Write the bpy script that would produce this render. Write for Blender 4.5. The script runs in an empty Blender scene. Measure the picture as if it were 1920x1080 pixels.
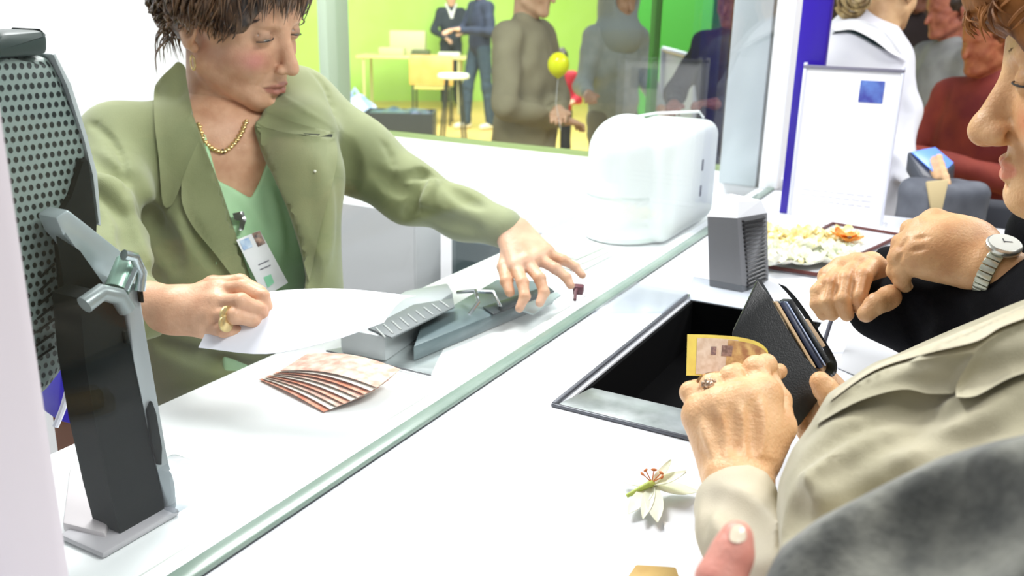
import bpy, bmesh, math, random
import numpy as np
from mathutils import Vector, Matrix
from mathutils.bvhtree import BVHTree
from mathutils.geometry import delaunay_2d_cdt

# ---------------------------------------------------------------- camera
FOC = 1700.0; PITCH = 17.5; ROLL = 1.2; YAW = 28.6; CAM = np.array([0.0, 0.0, 1.5])
def _basis():
    y, p, r = math.radians(YAW), math.radians(PITCH), math.radians(ROLL)
    fw = np.array([math.cos(y)*math.cos(p), math.sin(y)*math.cos(p), -math.sin(p)])
    rt = np.array([math.sin(y), -math.cos(y), 0.0]); up = np.cross(rt, fw)
    c, s = math.cos(r), math.sin(r)
    return fw, rt*c + up*s, up*c - rt*s
FW, RT, UP = _basis()
cam_d = bpy.data.cameras.new('camera'); cam = bpy.data.objects.new('camera', cam_d)
bpy.context.scene.collection.objects.link(cam)
cam_d.sensor_width = 36.0; cam_d.lens = FOC*36.0/1920.0; cam_d.clip_start = 0.02; cam_d.clip_end = 200
m = Matrix.Identity(4)
for i in range(3):
    m[i][0] = RT[i]; m[i][1] = UP[i]; m[i][2] = -FW[i]; m[i][3] = CAM[i]
cam.matrix_world = m
cam_d.dof.use_dof = True; cam_d.dof.focus_distance = 1.0; cam_d.dof.aperture_fstop = 7.1
SC = bpy.context.scene; SC.camera = cam
# ---------------------------------------------------------------- world, lights, exposure
SC.view_settings.view_transform = 'Standard'; SC.view_settings.look = 'None'
SC.view_settings.gamma = 1.0; SC.view_settings.use_curve_mapping = False
SC.view_settings.exposure = 0.22
w = bpy.data.worlds.new('world'); SC.world = w; w.use_nodes = True
w.node_tree.nodes['Background'].inputs['Color'].default_value = (0.93, 0.97, 1.0, 1)
w.node_tree.nodes['Background'].inputs['Strength'].default_value = 0.29
def area(name, loc, target, sx, sy, power, col=(1, 1, 1)):
    l = bpy.data.lights.new(name, 'AREA'); l.shape = 'RECTANGLE'; l.size = sx; l.size_y = sy
    l.energy = power; l.color = col
    o = bpy.data.objects.new(name, l); SC.collection.objects.link(o); o.location = loc
    o.rotation_euler = (Vector(target)-Vector(loc)).to_track_quat('-Z', 'Y').to_euler()
    return o
area('ceiling_light_booth', (1.5, 1.5, 2.75), (1.4, 1.2, 1.0), 1.2, 0.6, 60)
area('ceiling_light_counter', (0.9, -0.5, 2.7), (1.0, 0.25, 1.0), 1.2, 0.4, 27)
area('ceiling_light_far', (3.2, -0.8, 2.8), (2.6, 0.0, 1.0), 1.2, 0.6, 30)
area('ceiling_light_hall', (7.5, 5.0, 3.4), (8.5, 6.0, 0), 5.0, 5.0, 580, (1, 1, 0.95))

# ---------------------------------------------------------------- measuring helpers: photo pixel -> world point
def ray(px, py): return FW + RT*((px-960)/FOC) - UP*((py-540)/FOC)
def P(px, py, d): return CAM + ray(px, py)*d
def onz(px, py, z): r = ray(px, py); return CAM + r*((z-CAM[2])/r[2])
def ony(px, py, y): r = ray(px, py); return CAM + r*((y-CAM[1])/r[1])
def onx(px, py, x): r = ray(px, py); return CAM + r*((x-CAM[0])/r[0])
def proj(q):
    v = np.asarray(q)-CAM; z = v@FW
    return 960+FOC*(v@RT)/z, 540-FOC*(v@UP)/z, z

# ---------------------------------------------------------------- tagging
def tag(o, label=None, cat=None, group=None, kind=None):
    if label: o['label'] = label
    if cat: o['category'] = cat
    if group: o['group'] = group
    if kind: o['kind'] = kind
    return o
def empty(name, loc, label, cat, group=None):
    o = bpy.data.objects.new(name, None); SC.collection.objects.link(o)
    o.location = Vector(loc); o.empty_display_size = 0.05
    tag(o, label, cat, group); bpy.context.view_layer.update()
    return o
def link(name, me, mat=None, parent=None):
    o = bpy.data.objects.new(name, me); SC.collection.objects.link(o)
    if mat: 
        if not len(me.materials): me.materials.append(mat)
    if parent:
        o.parent = parent; o.matrix_parent_inverse = Matrix.Translation(-chain_loc(parent))
    return o
def chain_loc(o):
    v = Vector((0, 0, 0))
    while o: v += o.location; o = o.parent if False else None
    return v
def smooth(me):
    me.polygons.foreach_set('use_smooth', [True]*len(me.polygons))

# ---------------------------------------------------------------- materials
def s2l(c): return tuple(((v/255)/12.92 if v/255 <= 0.04045 else ((v/255+0.055)/1.055)**2.4) for v in c)
def mat(name, rgb, rough=0.6, metal=0.0, rgb2=None, scale=20, bump=0.0, bscale=200, spec=0.5, sss=0.0, sheen=0.0, detail=4, lo=0.35, hi=0.65, alpha=1.0, stretch=None):
    M = bpy.data.materials.new(name); M.use_nodes = True; nt = M.node_tree; b = nt.nodes['Principled BSDF']
    b.inputs['Base Color'].default_value = (*s2l(rgb), 1); b.inputs['Roughness'].default_value = rough
    b.inputs['Metallic'].default_value = metal; b.inputs['Specular IOR Level'].default_value = spec
    if sss: 
        b.inputs['Subsurface Weight'].default_value = sss; b.inputs['Subsurface Radius'].default_value = (1, .35, .2)
        b.inputs['Subsurface Scale'].default_value = 0.006
    if sheen: b.inputs['Sheen Weight'].default_value = sheen
    if alpha < 1: b.inputs['Alpha'].default_value = alpha
    tc = nt.nodes.new('ShaderNodeTexCoord'); co = tc.outputs['Object']
    if stretch:
        mp = nt.nodes.new('ShaderNodeMapping'); mp.inputs['Scale'].default_value = stretch
        nt.links.new(co, mp.inputs['Vector']); co = mp.outputs['Vector']
    if rgb2:
        n = nt.nodes.new('ShaderNodeTexNoise'); n.inputs['Scale'].default_value = scale; n.inputs['Detail'].default_value = detail
        r = nt.nodes.new('ShaderNodeValToRGB'); r.color_ramp.elements[0].color = (*s2l(rgb), 1); r.color_ramp.elements[1].color = (*s2l(rgb2), 1)
        r.color_ramp.elements[0].position = lo; r.color_ramp.elements[1].position = hi
        nt.links.new(co, n.inputs['Vector']); nt.links.new(n.outputs['Fac'], r.inputs['Fac']); nt.links.new(r.outputs['Color'], b.inputs['Base Color'])
    if bump:
        n2 = nt.nodes.new('ShaderNodeTexNoise'); n2.inputs['Scale'].default_value = bscale; n2.inputs['Detail'].default_value = 3
        bp = nt.nodes.new('ShaderNodeBump'); bp.inputs['Strength'].default_value = bump; bp.inputs['Distance'].default_value = 0.002
        nt.links.new(co, n2.inputs['Vector']); nt.links.new(n2.outputs['Fac'], bp.inputs['Height']); nt.links.new(bp.outputs['Normal'], b.inputs['Normal'])
    return M
def skin_mat(name, rgb, rgb2, blush=(200, 90, 110), lips=(150, 70, 70), rough=0.45, bump=0.25):
    """skin whose pigment varies: attribute 'mask' R = lips, G = blush/rouge, B = brow or age spots"""
    M = mat(name, rgb, rough, rgb2=rgb2, scale=35, bump=bump, bscale=320, sss=0.12, spec=0.4)
    nt = M.node_tree; b = nt.nodes['Principled BSDF']; src = b.inputs['Base Color'].links[0].from_socket
    a = nt.nodes.new('ShaderNodeAttribute'); a.attribute_name = 'mask'
    sp = nt.nodes.new('ShaderNodeSeparateColor'); nt.links.new(a.outputs['Color'], sp.inputs['Color'])
    for ch, c in (('Green', blush), ('Red', lips), ('Blue', (60, 40, 34))):
        mx = nt.nodes.new('ShaderNodeMix'); mx.data_type = 'RGBA'
        nt.links.new(sp.outputs[ch], mx.inputs['Factor']); nt.links.new(src, mx.inputs['A']); mx.inputs['B'].default_value = (*s2l(c), 1)
        src = mx.outputs['Result']
    nt.links.new(src, b.inputs['Base Color'])
    return M
def glass_mat(name, tint=(1, 1, 1), refl=1.0, rough=0.0, ior=1.5):
    M = bpy.data.materials.new(name); M.use_nodes = True; nt = M.node_tree; nt.nodes.remove(nt.nodes['Principled BSDF'])
    out = nt.nodes['Material Output']; t = nt.nodes.new('ShaderNodeBsdfTransparent'); t.inputs['Color'].default_value = (*tint, 1)
    g = nt.nodes.new('ShaderNodeBsdfGlossy'); g.inputs['Roughness'].default_value = rough
    lw = nt.nodes.new('ShaderNodeLayerWeight'); lw.inputs['Blend'].default_value = 0.5
    pw = nt.nodes.new('ShaderNodeMath'); pw.operation = 'POWER'; pw.inputs[1].default_value = 5.0; nt.links.new(lw.outputs['Facing'], pw.inputs[0])
    f = nt.nodes.new('ShaderNodeMath'); f.operation = 'MULTIPLY_ADD'; f.inputs[1].default_value = 0.95; f.inputs[2].default_value = 0.04
    nt.links.new(pw.outputs[0], f.inputs[0])
    mu = nt.nodes.new('ShaderNodeMath'); mu.operation = 'MULTIPLY'; mu.inputs[1].default_value = refl; mu.use_clamp = True
    mx = nt.nodes.new('ShaderNodeMixShader')
    nt.links.new(f.outputs[0], mu.inputs[0]); nt.links.new(mu.outputs[0], mx.inputs[0]); nt.links.new(t.outputs[0], mx.inputs[1])
    nt.links.new(g.outputs[0], mx.inputs[2]); nt.links.new(mx.outputs[0], out.inputs['Surface'])
    return M

# ---------------------------------------------------------------- simple solids
class MB:
    """collects shapes into one mesh"""
    def __init__(s): s.bm = bmesh.new()
    def box(s, c, size, rot=None, bev=0.0, seg=2):
        r = bmesh.ops.create_cube(s.bm, size=1.0); vs = r['verts']
        for v in vs: v.co = Vector((v.co.x*size[0], v.co.y*size[1], v.co.z*size[2]))
        if bev:
            es = list({e for v in vs for e in v.link_edges})
            n = bmesh.ops.bevel(s.bm, geom=es, offset=bev, segments=seg, affect='EDGES', profile=0.5)
            vs = list({v for f in n['faces'] for v in f.verts} | {v for v in vs if v.is_valid})
        M = Matrix.Translation(Vector(c)) @ (rot.to_4x4() if rot is not None else Matrix.Identity(4))
        bmesh.ops.transform(s.bm, matrix=M, verts=vs); return s
    def span(s, lo, hi, bev=0.0, seg=2):
        lo, hi = np.array(lo, float), np.array(hi, float)
        return s.box((lo+hi)/2, hi-lo, None, bev, seg)
    def tube(s, pts, rad, n=10, caps=True, flat=None):
        pts = [Vector(p) for p in pts]
        if not hasattr(rad, '__len__'): rad = [rad]*len(pts)
        rings = []; t0 = (pts[1]-pts[0]).normalized(); a = t0.orthogonal().normalized()
        for i, p in enumerate(pts):
            t = (pts[min(i+1, len(pts)-1)]-pts[max(i-1, 0)]).normalized()
            a = (a - t*a.dot(t)); a = a.normalized() if a.length > 1e-6 else t.orthogonal().normalized()
            b = t.cross(a)
            ring = []
            for k in range(n):
                th = 2*math.pi*k/n; ca, sb = math.cos(th)*rad[i], math.sin(th)*rad[i]*(flat or 1)
                ring.append(s.bm.verts.new(p+a*ca+b*sb))
            rings.append(ring)
        for i in range(len(rings)-1):
            for k in range(n): s.bm.faces.new((rings[i][k], rings[i][(k+1) % n], rings[i+1][(k+1) % n], rings[i+1][k]))
        if caps: s.bm.faces.new(rings[0][::-1]); s.bm.faces.new(rings[-1])
        return s
    def ball(s, c, r, rot=None, u=16, v=10):
        if not hasattr(r, '__len__'): r = (r, r, r)
        q = bmesh.ops.create_uvsphere(s.bm, u_segments=u, v_segments=v, radius=1.0)['verts']
        M = Matrix.Translation(Vector(c)) @ (rot.to_4x4() if rot is not None else Matrix.Identity(4)) @ Matrix.Diagonal((*r, 1))
        bmesh.ops.transform(s.bm, matrix=M, verts=q); return s
    def lathe(s, c, prof, n=32, axis='Z', rot=None):
        vs = []
        for (r, z) in prof: vs.append([s.bm.verts.new((r*math.cos(2*math.pi*k/n), r*math.sin(2*math.pi*k/n), z)) for k in range(n)])
        for i in range(len(vs)-1):
            for k in range(n): s.bm.faces.new((vs[i][k], vs[i][(k+1) % n], vs[i+1][(k+1) % n], vs[i+1][k]))
        if prof[0][0] > 1e-5: s.bm.faces.new(vs[0][::-1])
        if prof[-1][0] > 1e-5: s.bm.faces.new(vs[-1])
        R = rot.to_4x4() if rot is not None else Matrix.Identity(4)
        bmesh.ops.transform(s.bm, matrix=Matrix.Translation(Vector(c)) @ R, verts=[v for r in vs for v in r]); return s
    def prism(s, pts, vec, bev=0.0, seg=2):
        """3D polygon pts extruded by vec"""
        a = [s.bm.verts.new(Vector(p)) for p in pts]; b = [s.bm.verts.new(Vector(p)+Vector(vec)) for p in pts]
        n = len(a); fs = [s.bm.faces.new(a), s.bm.faces.new(b[::-1])]
        for i in range(n): fs.append(s.bm.faces.new((a[i], b[i], b[(i+1) % n], a[(i+1) % n])))
        if bev:
            es = list({e for f in fs for e in f.edges})
            bmesh.ops.bevel(s.bm, geom=es, offset=bev, segments=seg, affect='EDGES', profile=0.5)
        return s
    def build(s, name, mt, parent=None, sm=True, angle=40):
        bmesh.ops.remove_doubles(s.bm, verts=s.bm.verts, dist=1e-6)
        bmesh.ops.recalc_face_normals(s.bm, faces=s.bm.faces)
        me = bpy.data.meshes.new(name); s.bm.to_mesh(me); s.bm.free()
        if sm:
            smooth(me)
            try: me.set_sharp_from_angle(angle=math.radians(angle))
            except Exception: pass
        return link(name, me, mt, parent)
def rotz(a): return Matrix.Rotation(a, 3, 'Z')
def catmull(pts, n=8):
    pts = [np.array(p, float) for p in pts]; q = [2*pts[0]-pts[1]]+pts+[2*pts[-1]-pts[-2]]; out = []
    for i in range(1, len(q)-2):
        for k in range(n):
            t = k/n; a, b, c, d = q[i-1], q[i], q[i+1], q[i+2]
            out.append(0.5*((2*b)+(c-a)*t+(2*a-5*b+4*c-d)*t*t+(3*b-a-3*c+d)*t**3))
    out.append(pts[-1]); return out

# ---------------------------------------------------------------- sculpting: signed-distance field on a grid -> one continuous surface
def poly_sd(X, Y, poly):
    poly = np.array(poly, float); d = np.full(X.shape, 1e18); s = np.ones(X.shape)
    n = len(poly); j = n-1
    for i in range(n):
        e = poly[j]-poly[i]; wx = X-poly[i][0]; wy = Y-poly[i][1]
        t = np.clip((wx*e[0]+wy*e[1])/(e@e+1e-12), 0, 1); bx = wx-e[0]*t; by = wy-e[1]*t
        d = np.minimum(d, bx*bx+by*by)
        c1 = Y >= poly[i][1]; c2 = Y < poly[j][1]; c3 = e[0]*wy > e[1]*wx
        s = np.where((c1 & c2 & c3) | (~c1 & ~c2 & ~c3), -s, s); j = i
    return s*np.sqrt(d)
class Sculpt:
    def __init__(s, lo, hi, h):
        s.lo = np.array(lo, float); s.h = h; s.n = (np.ceil((np.array(hi)-s.lo)/h).astype(int)+1)
        s.D = np.full(tuple(s.n), 1.0, np.float32)
    @staticmethod
    def around(pts, pad, h):
        p = np.array(pts, float); return Sculpt(p.min(0)-pad, p.max(0)+pad, h)
    def sub(s, lo, hi):
        a = np.clip(np.floor((np.array(lo)-s.lo)/s.h).astype(int), 0, s.n-1); b = np.clip(np.ceil((np.array(hi)-s.lo)/s.h).astype(int)+1, 1, s.n)
        if (b <= a).any(): return None, None
        ax = [s.lo[i]+s.h*np.arange(a[i], b[i]) for i in range(3)]
        return tuple(slice(a[i], b[i]) for i in range(3)), np.meshgrid(*ax, indexing='ij', sparse=True)
    def comb(s, sl, d, k, op):
        D = s.D[sl]
        if op == 'add':
            h = np.clip(0.5+0.5*(D-d)/k, 0, 1) if k > 0 else (D > d).astype(float); s.D[sl] = D*(1-h)+d*h-k*h*(1-h)
        elif op == 'cut':
            d = -d; h = np.clip(0.5-0.5*(D-d)/k, 0, 1) if k > 0 else (D < d).astype(float); s.D[sl] = D*(1-h)+d*h+k*h*(1-h)
        elif op == 'and':
            h = np.clip(0.5-0.5*(D-d)/k, 0, 1) if k > 0 else (D < d).astype(float); s.D[sl] = D*(1-h)+d*h+k*h*(1-h)
    def cone(s, a, b, ra, rb, k=0.01, op='add', flat=None, fs=1.0):
        a, b = np.array(a, float), np.array(b, float); R = max(ra, rb)+k+3*s.h
        sl, G = s.sub(np.minimum(a, b)-R, np.maximum(a, b)+R)
        if sl is None: return s
        ab = b-a; L2 = ab@ab+1e-12
        x, y, z = G[0]-a[0], G[1]-a[1], G[2]-a[2]
        t = np.clip((x*ab[0]+y*ab[1]+z*ab[2])/L2, 0, 1)
        x, y, z = x-ab[0]*t, y-ab[1]*t, z-ab[2]*t
        if flat is not None:
            n = np.array(flat, float); n /= np.linalg.norm(n); q = x*n[0]+y*n[1]+z*n[2]; m = q*(1/fs-1)
            x, y, z = x+m*n[0], y+m*n[1], z+m*n[2]
        d = np.sqrt(x*x+y*y+z*z)-(ra+(rb-ra)*t)
        if flat is not None: d = d*(fs if fs < 1 else 1)
        s.comb(sl, d, k, op); return s
    def chain(s, pts, rad, k=0.01, op='add', flat=None, fs=1.0):
        if not hasattr(rad, '__len__'): rad = [rad]*len(pts)
        for i in range(len(pts)-1): s.cone(pts[i], pts[i+1], rad[i], rad[i+1], k, op, flat, fs)
        return s
    def ell(s, c, r, R=None, k=0.01, op='add'):
        c = np.array(c, float)
        if not hasattr(r, '__len__'): r = (r, r, r)
        r = np.array(r, float); R = np.eye(3) if R is None else np.array(R, float); m = r.max()+k+3*s.h
        sl, G = s.sub(c-m, c+m)
        if sl is None: return s
        x, y, z = G[0]-c[0], G[1]-c[1], G[2]-c[2]
        l = [(x*R[0, i]+y*R[1, i]+z*R[2, i])/r[i] for i in range(3)]
        k0 = np.sqrt(l[0]**2+l[1]**2+l[2]**2)+1e-9; k1 = np.sqrt((l[0]/r[0])**2+(l[1]/r[1])**2+(l[2]/r[2])**2)+1e-9
        s.comb(sl, np.clip(k0*(k0-1)/k1, -1, 1), k, op); return s
    def box(s, c, hf, R=None, rd=0.005, k=0.005, op='add'):
        c = np.array(c, float); hf = np.array(hf, float); R = np.eye(3) if R is None else np.array(R, float); m = np.linalg.norm(hf)+k+3*s.h
        sl, G = s.sub(c-m, c+m)
        if sl is None: return s
        x, y, z = G[0]-c[0], G[1]-c[1], G[2]-c[2]
        q = [np.abs(x*R[0, i]+y*R[1, i]+z*R[2, i])-hf[i]+rd for i in range(3)]
        d = np.sqrt(np.maximum(q[0], 0)**2+np.maximum(q[1], 0)**2+np.maximum(q[2], 0)**2)+np.minimum(np.maximum(q[0], np.maximum(q[1], q[2])), 0)-rd
        s.comb(sl, d, k, op); return s
    def prism(s, poly, d0, d1, k=0.01, op='cut'):
        """solid seen as polygon poly in the photo, between depths d0 and d1"""
        c = [P(p[0], p[1], d) for p in poly for d in (d0, d1)]; lo, hi = np.min(c, 0)-k-3*s.h, np.max(c, 0)+k+3*s.h
        if op == 'and': lo, hi = s.lo, s.lo+s.n*s.h
        sl, G = s.sub(lo, hi)
        if sl is None: return s
        v = [G[i]-CAM[i] for i in range(3)]
        z = v[0]*FW[0]+v[1]*FW[1]+v[2]*FW[2]; z = np.maximum(z, 0.05)
        X = 960+FOC*(v[0]*RT[0]+v[1]*RT[1]+v[2]*RT[2])/z; Y = 540-FOC*(v[0]*UP[0]+v[1]*UP[1]+v[2]*UP[2])/z
        d = poly_sd(X, Y, poly)*z/FOC; d = np.maximum(d, np.maximum(d0-z, z-d1))
        s.comb(sl, d, k, op); return s
    def half(s, p, n, k=0.005):
        """keep the side of the plane away from n"""
        n = np.array(n, float); n /= np.linalg.norm(n); sl, G = s.sub(s.lo, s.lo+s.n*s.h)
        s.comb(sl, (G[0]-p[0])*n[0]+(G[1]-p[1])*n[1]+(G[2]-p[2])*n[2], k, 'and'); return s
    def noise(s, amp, freq, seed=0, n=14, dirs=None):
        rg = np.random.RandomState(seed); sl, G = s.sub(s.lo, s.lo+s.n*s.h); t = 0
        for i in range(n):
            w = rg.normal(size=3); w /= np.linalg.norm(w)
            if dirs is not None: w = w*np.array(dirs)
            w = w*freq*rg.uniform(.6, 1.5); t = t+np.sin(G[0]*w[0]+G[1]*w[1]+G[2]*w[2]+rg.uniform(0, 6.28))
        s.D[sl] += (amp*t/math.sqrt(n)).astype(np.float32); return s
    def val(s, q):
        g = (np.asarray(q)-s.lo)/s.h; i = np.floor(g).astype(int)
        if (i < 0).any() or (i >= s.n-1).any(): return 1.0
        f = g-i; v = s.D[i[0]:i[0]+2, i[1]:i[1]+2, i[2]:i[2]+2]
        v = v[0]*(1-f[0])+v[1]*f[0]; v = v[0]*(1-f[1])+v[1]*f[1]; return v[0]*(1-f[2])+v[1]*f[2]
    def grad(s, q):
        e = s.h; g = np.array([s.val(q+np.eye(3)[i]*e)-s.val(q-np.eye(3)[i]*e) for i in range(3)]); return g/(np.linalg.norm(g)+1e-9)
    def hit(s, px, py, dmin=0.2, dmax=4.0):
        r = ray(px, py); d = dmin; st = s.h*0.5; last = None
        L = np.linalg.norm(r); 
        # clip to the box
        t0, t1 = dmin, dmax
        for i in range(3):
            a, b = (s.lo[i]-CAM[i])/r[i], (s.lo[i]+s.n[i]*s.h-CAM[i])/r[i]; t0 = max(t0, min(a, b)); t1 = min(t1, max(a, b))
        d = t0
        while d < t1:
            if s.val(CAM+r*d) < 0: return CAM+r*(d-st*0.5)
            d += st
        return None
    def fold(s, path, r, amt, k=0.008, op='cut', n=5):
        """groove (cut) or ridge (add) running along a path given in the photo, on the surface"""
        pts = []
        for q in catmull([np.array(p) for p in path], n):
            w = s.hit(*q)
            if w is not None: pts.append((w, s.grad(w)))
        if len(pts) < 2: return s
        sg = 1 if op == 'cut' else -1; m = len(pts); base = [w for w, _ in pts]
        C = [w+g*sg*(r-amt) for w, g in pts]
        R = [max(0.0006, r*(0.45+0.55*math.sin(math.pi*min(1, max(0, (i+0.6)/(m+0.2)))))) for i in range(m)]
        return s.chain(C, R, k, op)
    def tris(s):
        D = s.D; n = s.n; h = s.h
        I = (D < 0)
        c = np.zeros(tuple(n-1), np.int8)
        for dx in (0, 1):
            for dy in (0, 1):
                for dz in (0, 1): c += I[dx:n[0]-1+dx, dy:n[1]-1+dy, dz:n[2]-1+dz]
        act = (c > 0) & (c < 8); idx = -np.ones(act.shape, np.int64); cells = np.argwhere(act); idx[act] = np.arange(len(cells))
        acc = np.zeros((len(cells), 3)); cnt = np.zeros(len(cells)); corn = [(a, b, e) for a in (0, 1) for b in (0, 1) for e in (0, 1)]
        V = {q: D[cells[:, 0]+q[0], cells[:, 1]+q[1], cells[:, 2]+q[2]].astype(np.float64) for q in corn}
        for q in corn:
            for ax in range(3):
                if q[ax] == 0:
                    q2 = list(q); q2[ax] = 1; q2 = tuple(q2); a, b = V[q], V[q2]; m = (a < 0) != (b < 0)
                    t = np.where(m, a/(a-b+1e-20), 0); p = np.array(q, float)[None, :].repeat(len(cells), 0); p[:, ax] = t
                    acc[m] += p[m]; cnt[m] += 1
        co = (cells+acc/cnt[:, None])*h+s.lo
        quads = []
        for ax in range(3):
            o1, o2 = (ax+1) % 3, (ax+2) % 3
            A = np.take(I, range(0, n[ax]-1), ax); B = np.take(I, range(1, n[ax]), ax); E = np.argwhere(A != B)
            E = E[(E[:, o1] > 0) & (E[:, o2] > 0) & (E[:, o1] < n[o1]-1) & (E[:, o2] < n[o2]-1)]
            def id_(d1, d2):
                q = E.copy(); q[:, o1] -= d1; q[:, o2] -= d2; return idx[q[:, 0], q[:, 1], q[:, 2]]
            Q = np.stack([id_(1, 1), id_(0, 1), id_(0, 0), id_(1, 0)], 1); ins = I[E[:, 0], E[:, 1], E[:, 2]]
            Q[~ins] = Q[~ins][:, ::-1]; quads.append(Q)
        Q = np.concatenate(quads); return co, Q[(Q >= 0).all(1)]
def mesh_from(name, parts, mt, parent=None, mask=None, relax=1):
    """parts: list of Sculpt or (co, quads); joined into one mesh"""
    cos, qs, off = [], [], 0
    for p in parts:
        co, q = p.tris() if isinstance(p, Sculpt) else p
        for _ in range(relax):      # one light smoothing pass
            acc = np.zeros_like(co); cnt = np.zeros(len(co))
            for a, b in ((0, 1), (1, 2), (2, 3), (3, 0)):
                np.add.at(acc, q[:, a], co[q[:, b]]); np.add.at(acc, q[:, b], co[q[:, a]]); np.add.at(cnt, q[:, a], 1); np.add.at(cnt, q[:, b], 1)
            co = co*0.5+0.5*acc/np.maximum(cnt, 1)[:, None]
        cos.append(co); qs.append(q+off); off += len(co)
    co, q = np.concatenate(cos), np.concatenate(qs)
    me = bpy.data.meshes.new(name); me.vertices.add(len(co)); me.vertices.foreach_set('co', co.astype(np.float32).ravel())
    me.loops.add(len(q)*4); me.loops.foreach_set('vertex_index', q.ravel().astype(np.int32))
    me.polygons.add(len(q)); me.polygons.foreach_set('loop_start', np.arange(0, len(q)*4, 4, dtype=np.int32))
    me.polygons.foreach_set('use_smooth', np.ones(len(q), bool)); me.update(calc_edges=True)
    a = me.color_attributes.new('mask', 'FLOAT_COLOR', 'POINT')
    c = np.zeros((len(co), 4), np.float32); c[:, 3] = 1
    if mask is not None: c[:, :3] = np.clip(mask(co), 0, 1)
    a.data.foreach_set('color', c.ravel())
    return link(name, me, mt, parent)
def bvh_of(o):
    me = o.data; co = [v.co.copy() for v in me.vertices]; return BVHTree.FromPolygons(co, [tuple(p.vertices) for p in me.polygons])
def curve2(pts, closed=True, n=6):
    """smooth a px outline; tuples of length 3 mark sharp corners"""
    P2 = [np.array(p[:2], float) for p in pts]; sharp = [len(p) > 2 for p in pts]; out = []; m = len(pts)
    for i in range(m):
        a, b, c, d = P2[i-1], P2[i], P2[(i+1) % m], P2[(i+2) % m]
        ta = (c-a)*0.5 if not sharp[i] else (c-b)*0.6; tb = (d-b)*0.5 if not sharp[(i+1) % m] else (c-b)*0.6
        for k in range(n):
            t = k/n; h00 = 2*t**3-3*t*t+1; h10 = t**3-2*t*t+t; h01 = -2*t**3+3*t*t; h11 = t**3-t*t; out.append(h00*b+h10*ta+h01*c+h11*tb)
    return out
def drape(name, poly, bvh, mt, parent=None, th=0.003, lift=0.0, step=6, fallback=None, curl=0.0, smoothn=2):
    """a thin sheet with the photo outline poly, laid on the surface of bvh, thickness th, its edge curling up by curl"""
    poly = [np.array(p[:2], float) for p in poly]; out = []
    for i in range(len(poly)):
        a, b = poly[i], poly[(i+1) % len(poly)]; k = max(1, int(np.linalg.norm(b-a)/step))
        for j in range(k): out.append(a+(b-a)*j/k)
    out = np.array(out); lo, hi = out.min(0), out.max(0); gx, gy = np.meshgrid(np.arange(lo[0], hi[0], step), np.arange(lo[1], hi[1], step)); gx, gy = gx.ravel(), gy.ravel()
    sd = poly_sd(gx, gy, out); keep = sd < -step*0.5; pts = np.concatenate([out, np.stack([gx[keep], gy[keep]], 1)])
    nb = len(out); r = delaunay_2d_cdt([Vector(p) for p in pts], [], [list(range(nb))], 1, 1e-4)
    vs, fs = [np.array(v) for v in r[0]], r[2]; sdv = poly_sd(np.array([v[0] for v in vs]), np.array([v[1] for v in vs]), out)
    W, N, dep = [], [], []
    for v in vs:
        q = Vector(CAM); rr = Vector(ray(v[0], v[1])); hit = bvh.ray_cast(q, rr.normalized())
        if hit[0] is None: dep.append(None)
        else: dep.append((hit[0]-q).length/rr.length)
    good = [d for d in dep if d is not None]
    base = fallback if fallback is not None else (float(np.median(good)) if good else 1.0)
    vv = np.array(vs); gi = [i for i, d in enumerate(dep) if d is not None]
    for i, d in enumerate(dep):
        if d is None:
            if gi: 
                j = gi[int(np.argmin(((vv[gi]-vv[i])**2).sum(1)))]; dep[i] = dep[j]
            else: dep[i] = base
    dep = np.array(dep)
    adj = [set() for _ in vs]
    for f in fs:
        for a, b in zip(f, f[1:]+f[:1]): adj[a].add(b); adj[b].add(a)
    for _ in range(smoothn): dep = np.array([min(dep[i], 0.5*dep[i]+0.5*np.mean([dep[j] for j in adj[i]])) if adj[i] else dep[i] for i in range(len(dep))])
    sc = base/FOC; bm = bmesh.new(); top, bot = [], []
    for i, v in enumerate(vs):
        e = max(0, 1+sdv[i]/(step*2.2)); up = lift+th+curl*e*e
        top.append(bm.verts.new(Vector(P(v[0], v[1], dep[i]-up)))); bot.append(bm.verts.new(Vector(P(v[0], v[1], dep[i]-up+th))))
    cnt = {}
    for f in fs:
        f = list(f); bm.faces.new([top[i] for i in f]); bm.faces.new([bot[i] for i in f[::-1]])
        for a, b in zip(f, f[1:]+f[:1]): cnt[(a, b)] = 1
    for (a, b) in cnt:
        if (b, a) not in cnt: bm.faces.new((top[b], top[a], bot[a], bot[b]))
    bmesh.ops.recalc_face_normals(bm, faces=bm.faces)
    me = bpy.data.meshes.new(name); bm.to_mesh(me); bm.free(); smooth(me)
    try: me.set_sharp_from_angle(angle=math.radians(60))
    except Exception: pass
    return link(name, me, mt, parent)
def locks(mb, specs, n=6):
    for pts, r in specs:
        c = catmull(pts, 4); m = len(c); mb.tube(c, [max(0.0003, r*(0.5+0.5*math.sin(math.pi*min(1, .25+.5*i/m)))*(1-(i/(m-1))**3*0.92)) for i in range(m)], n, flat=0.55)
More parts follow.
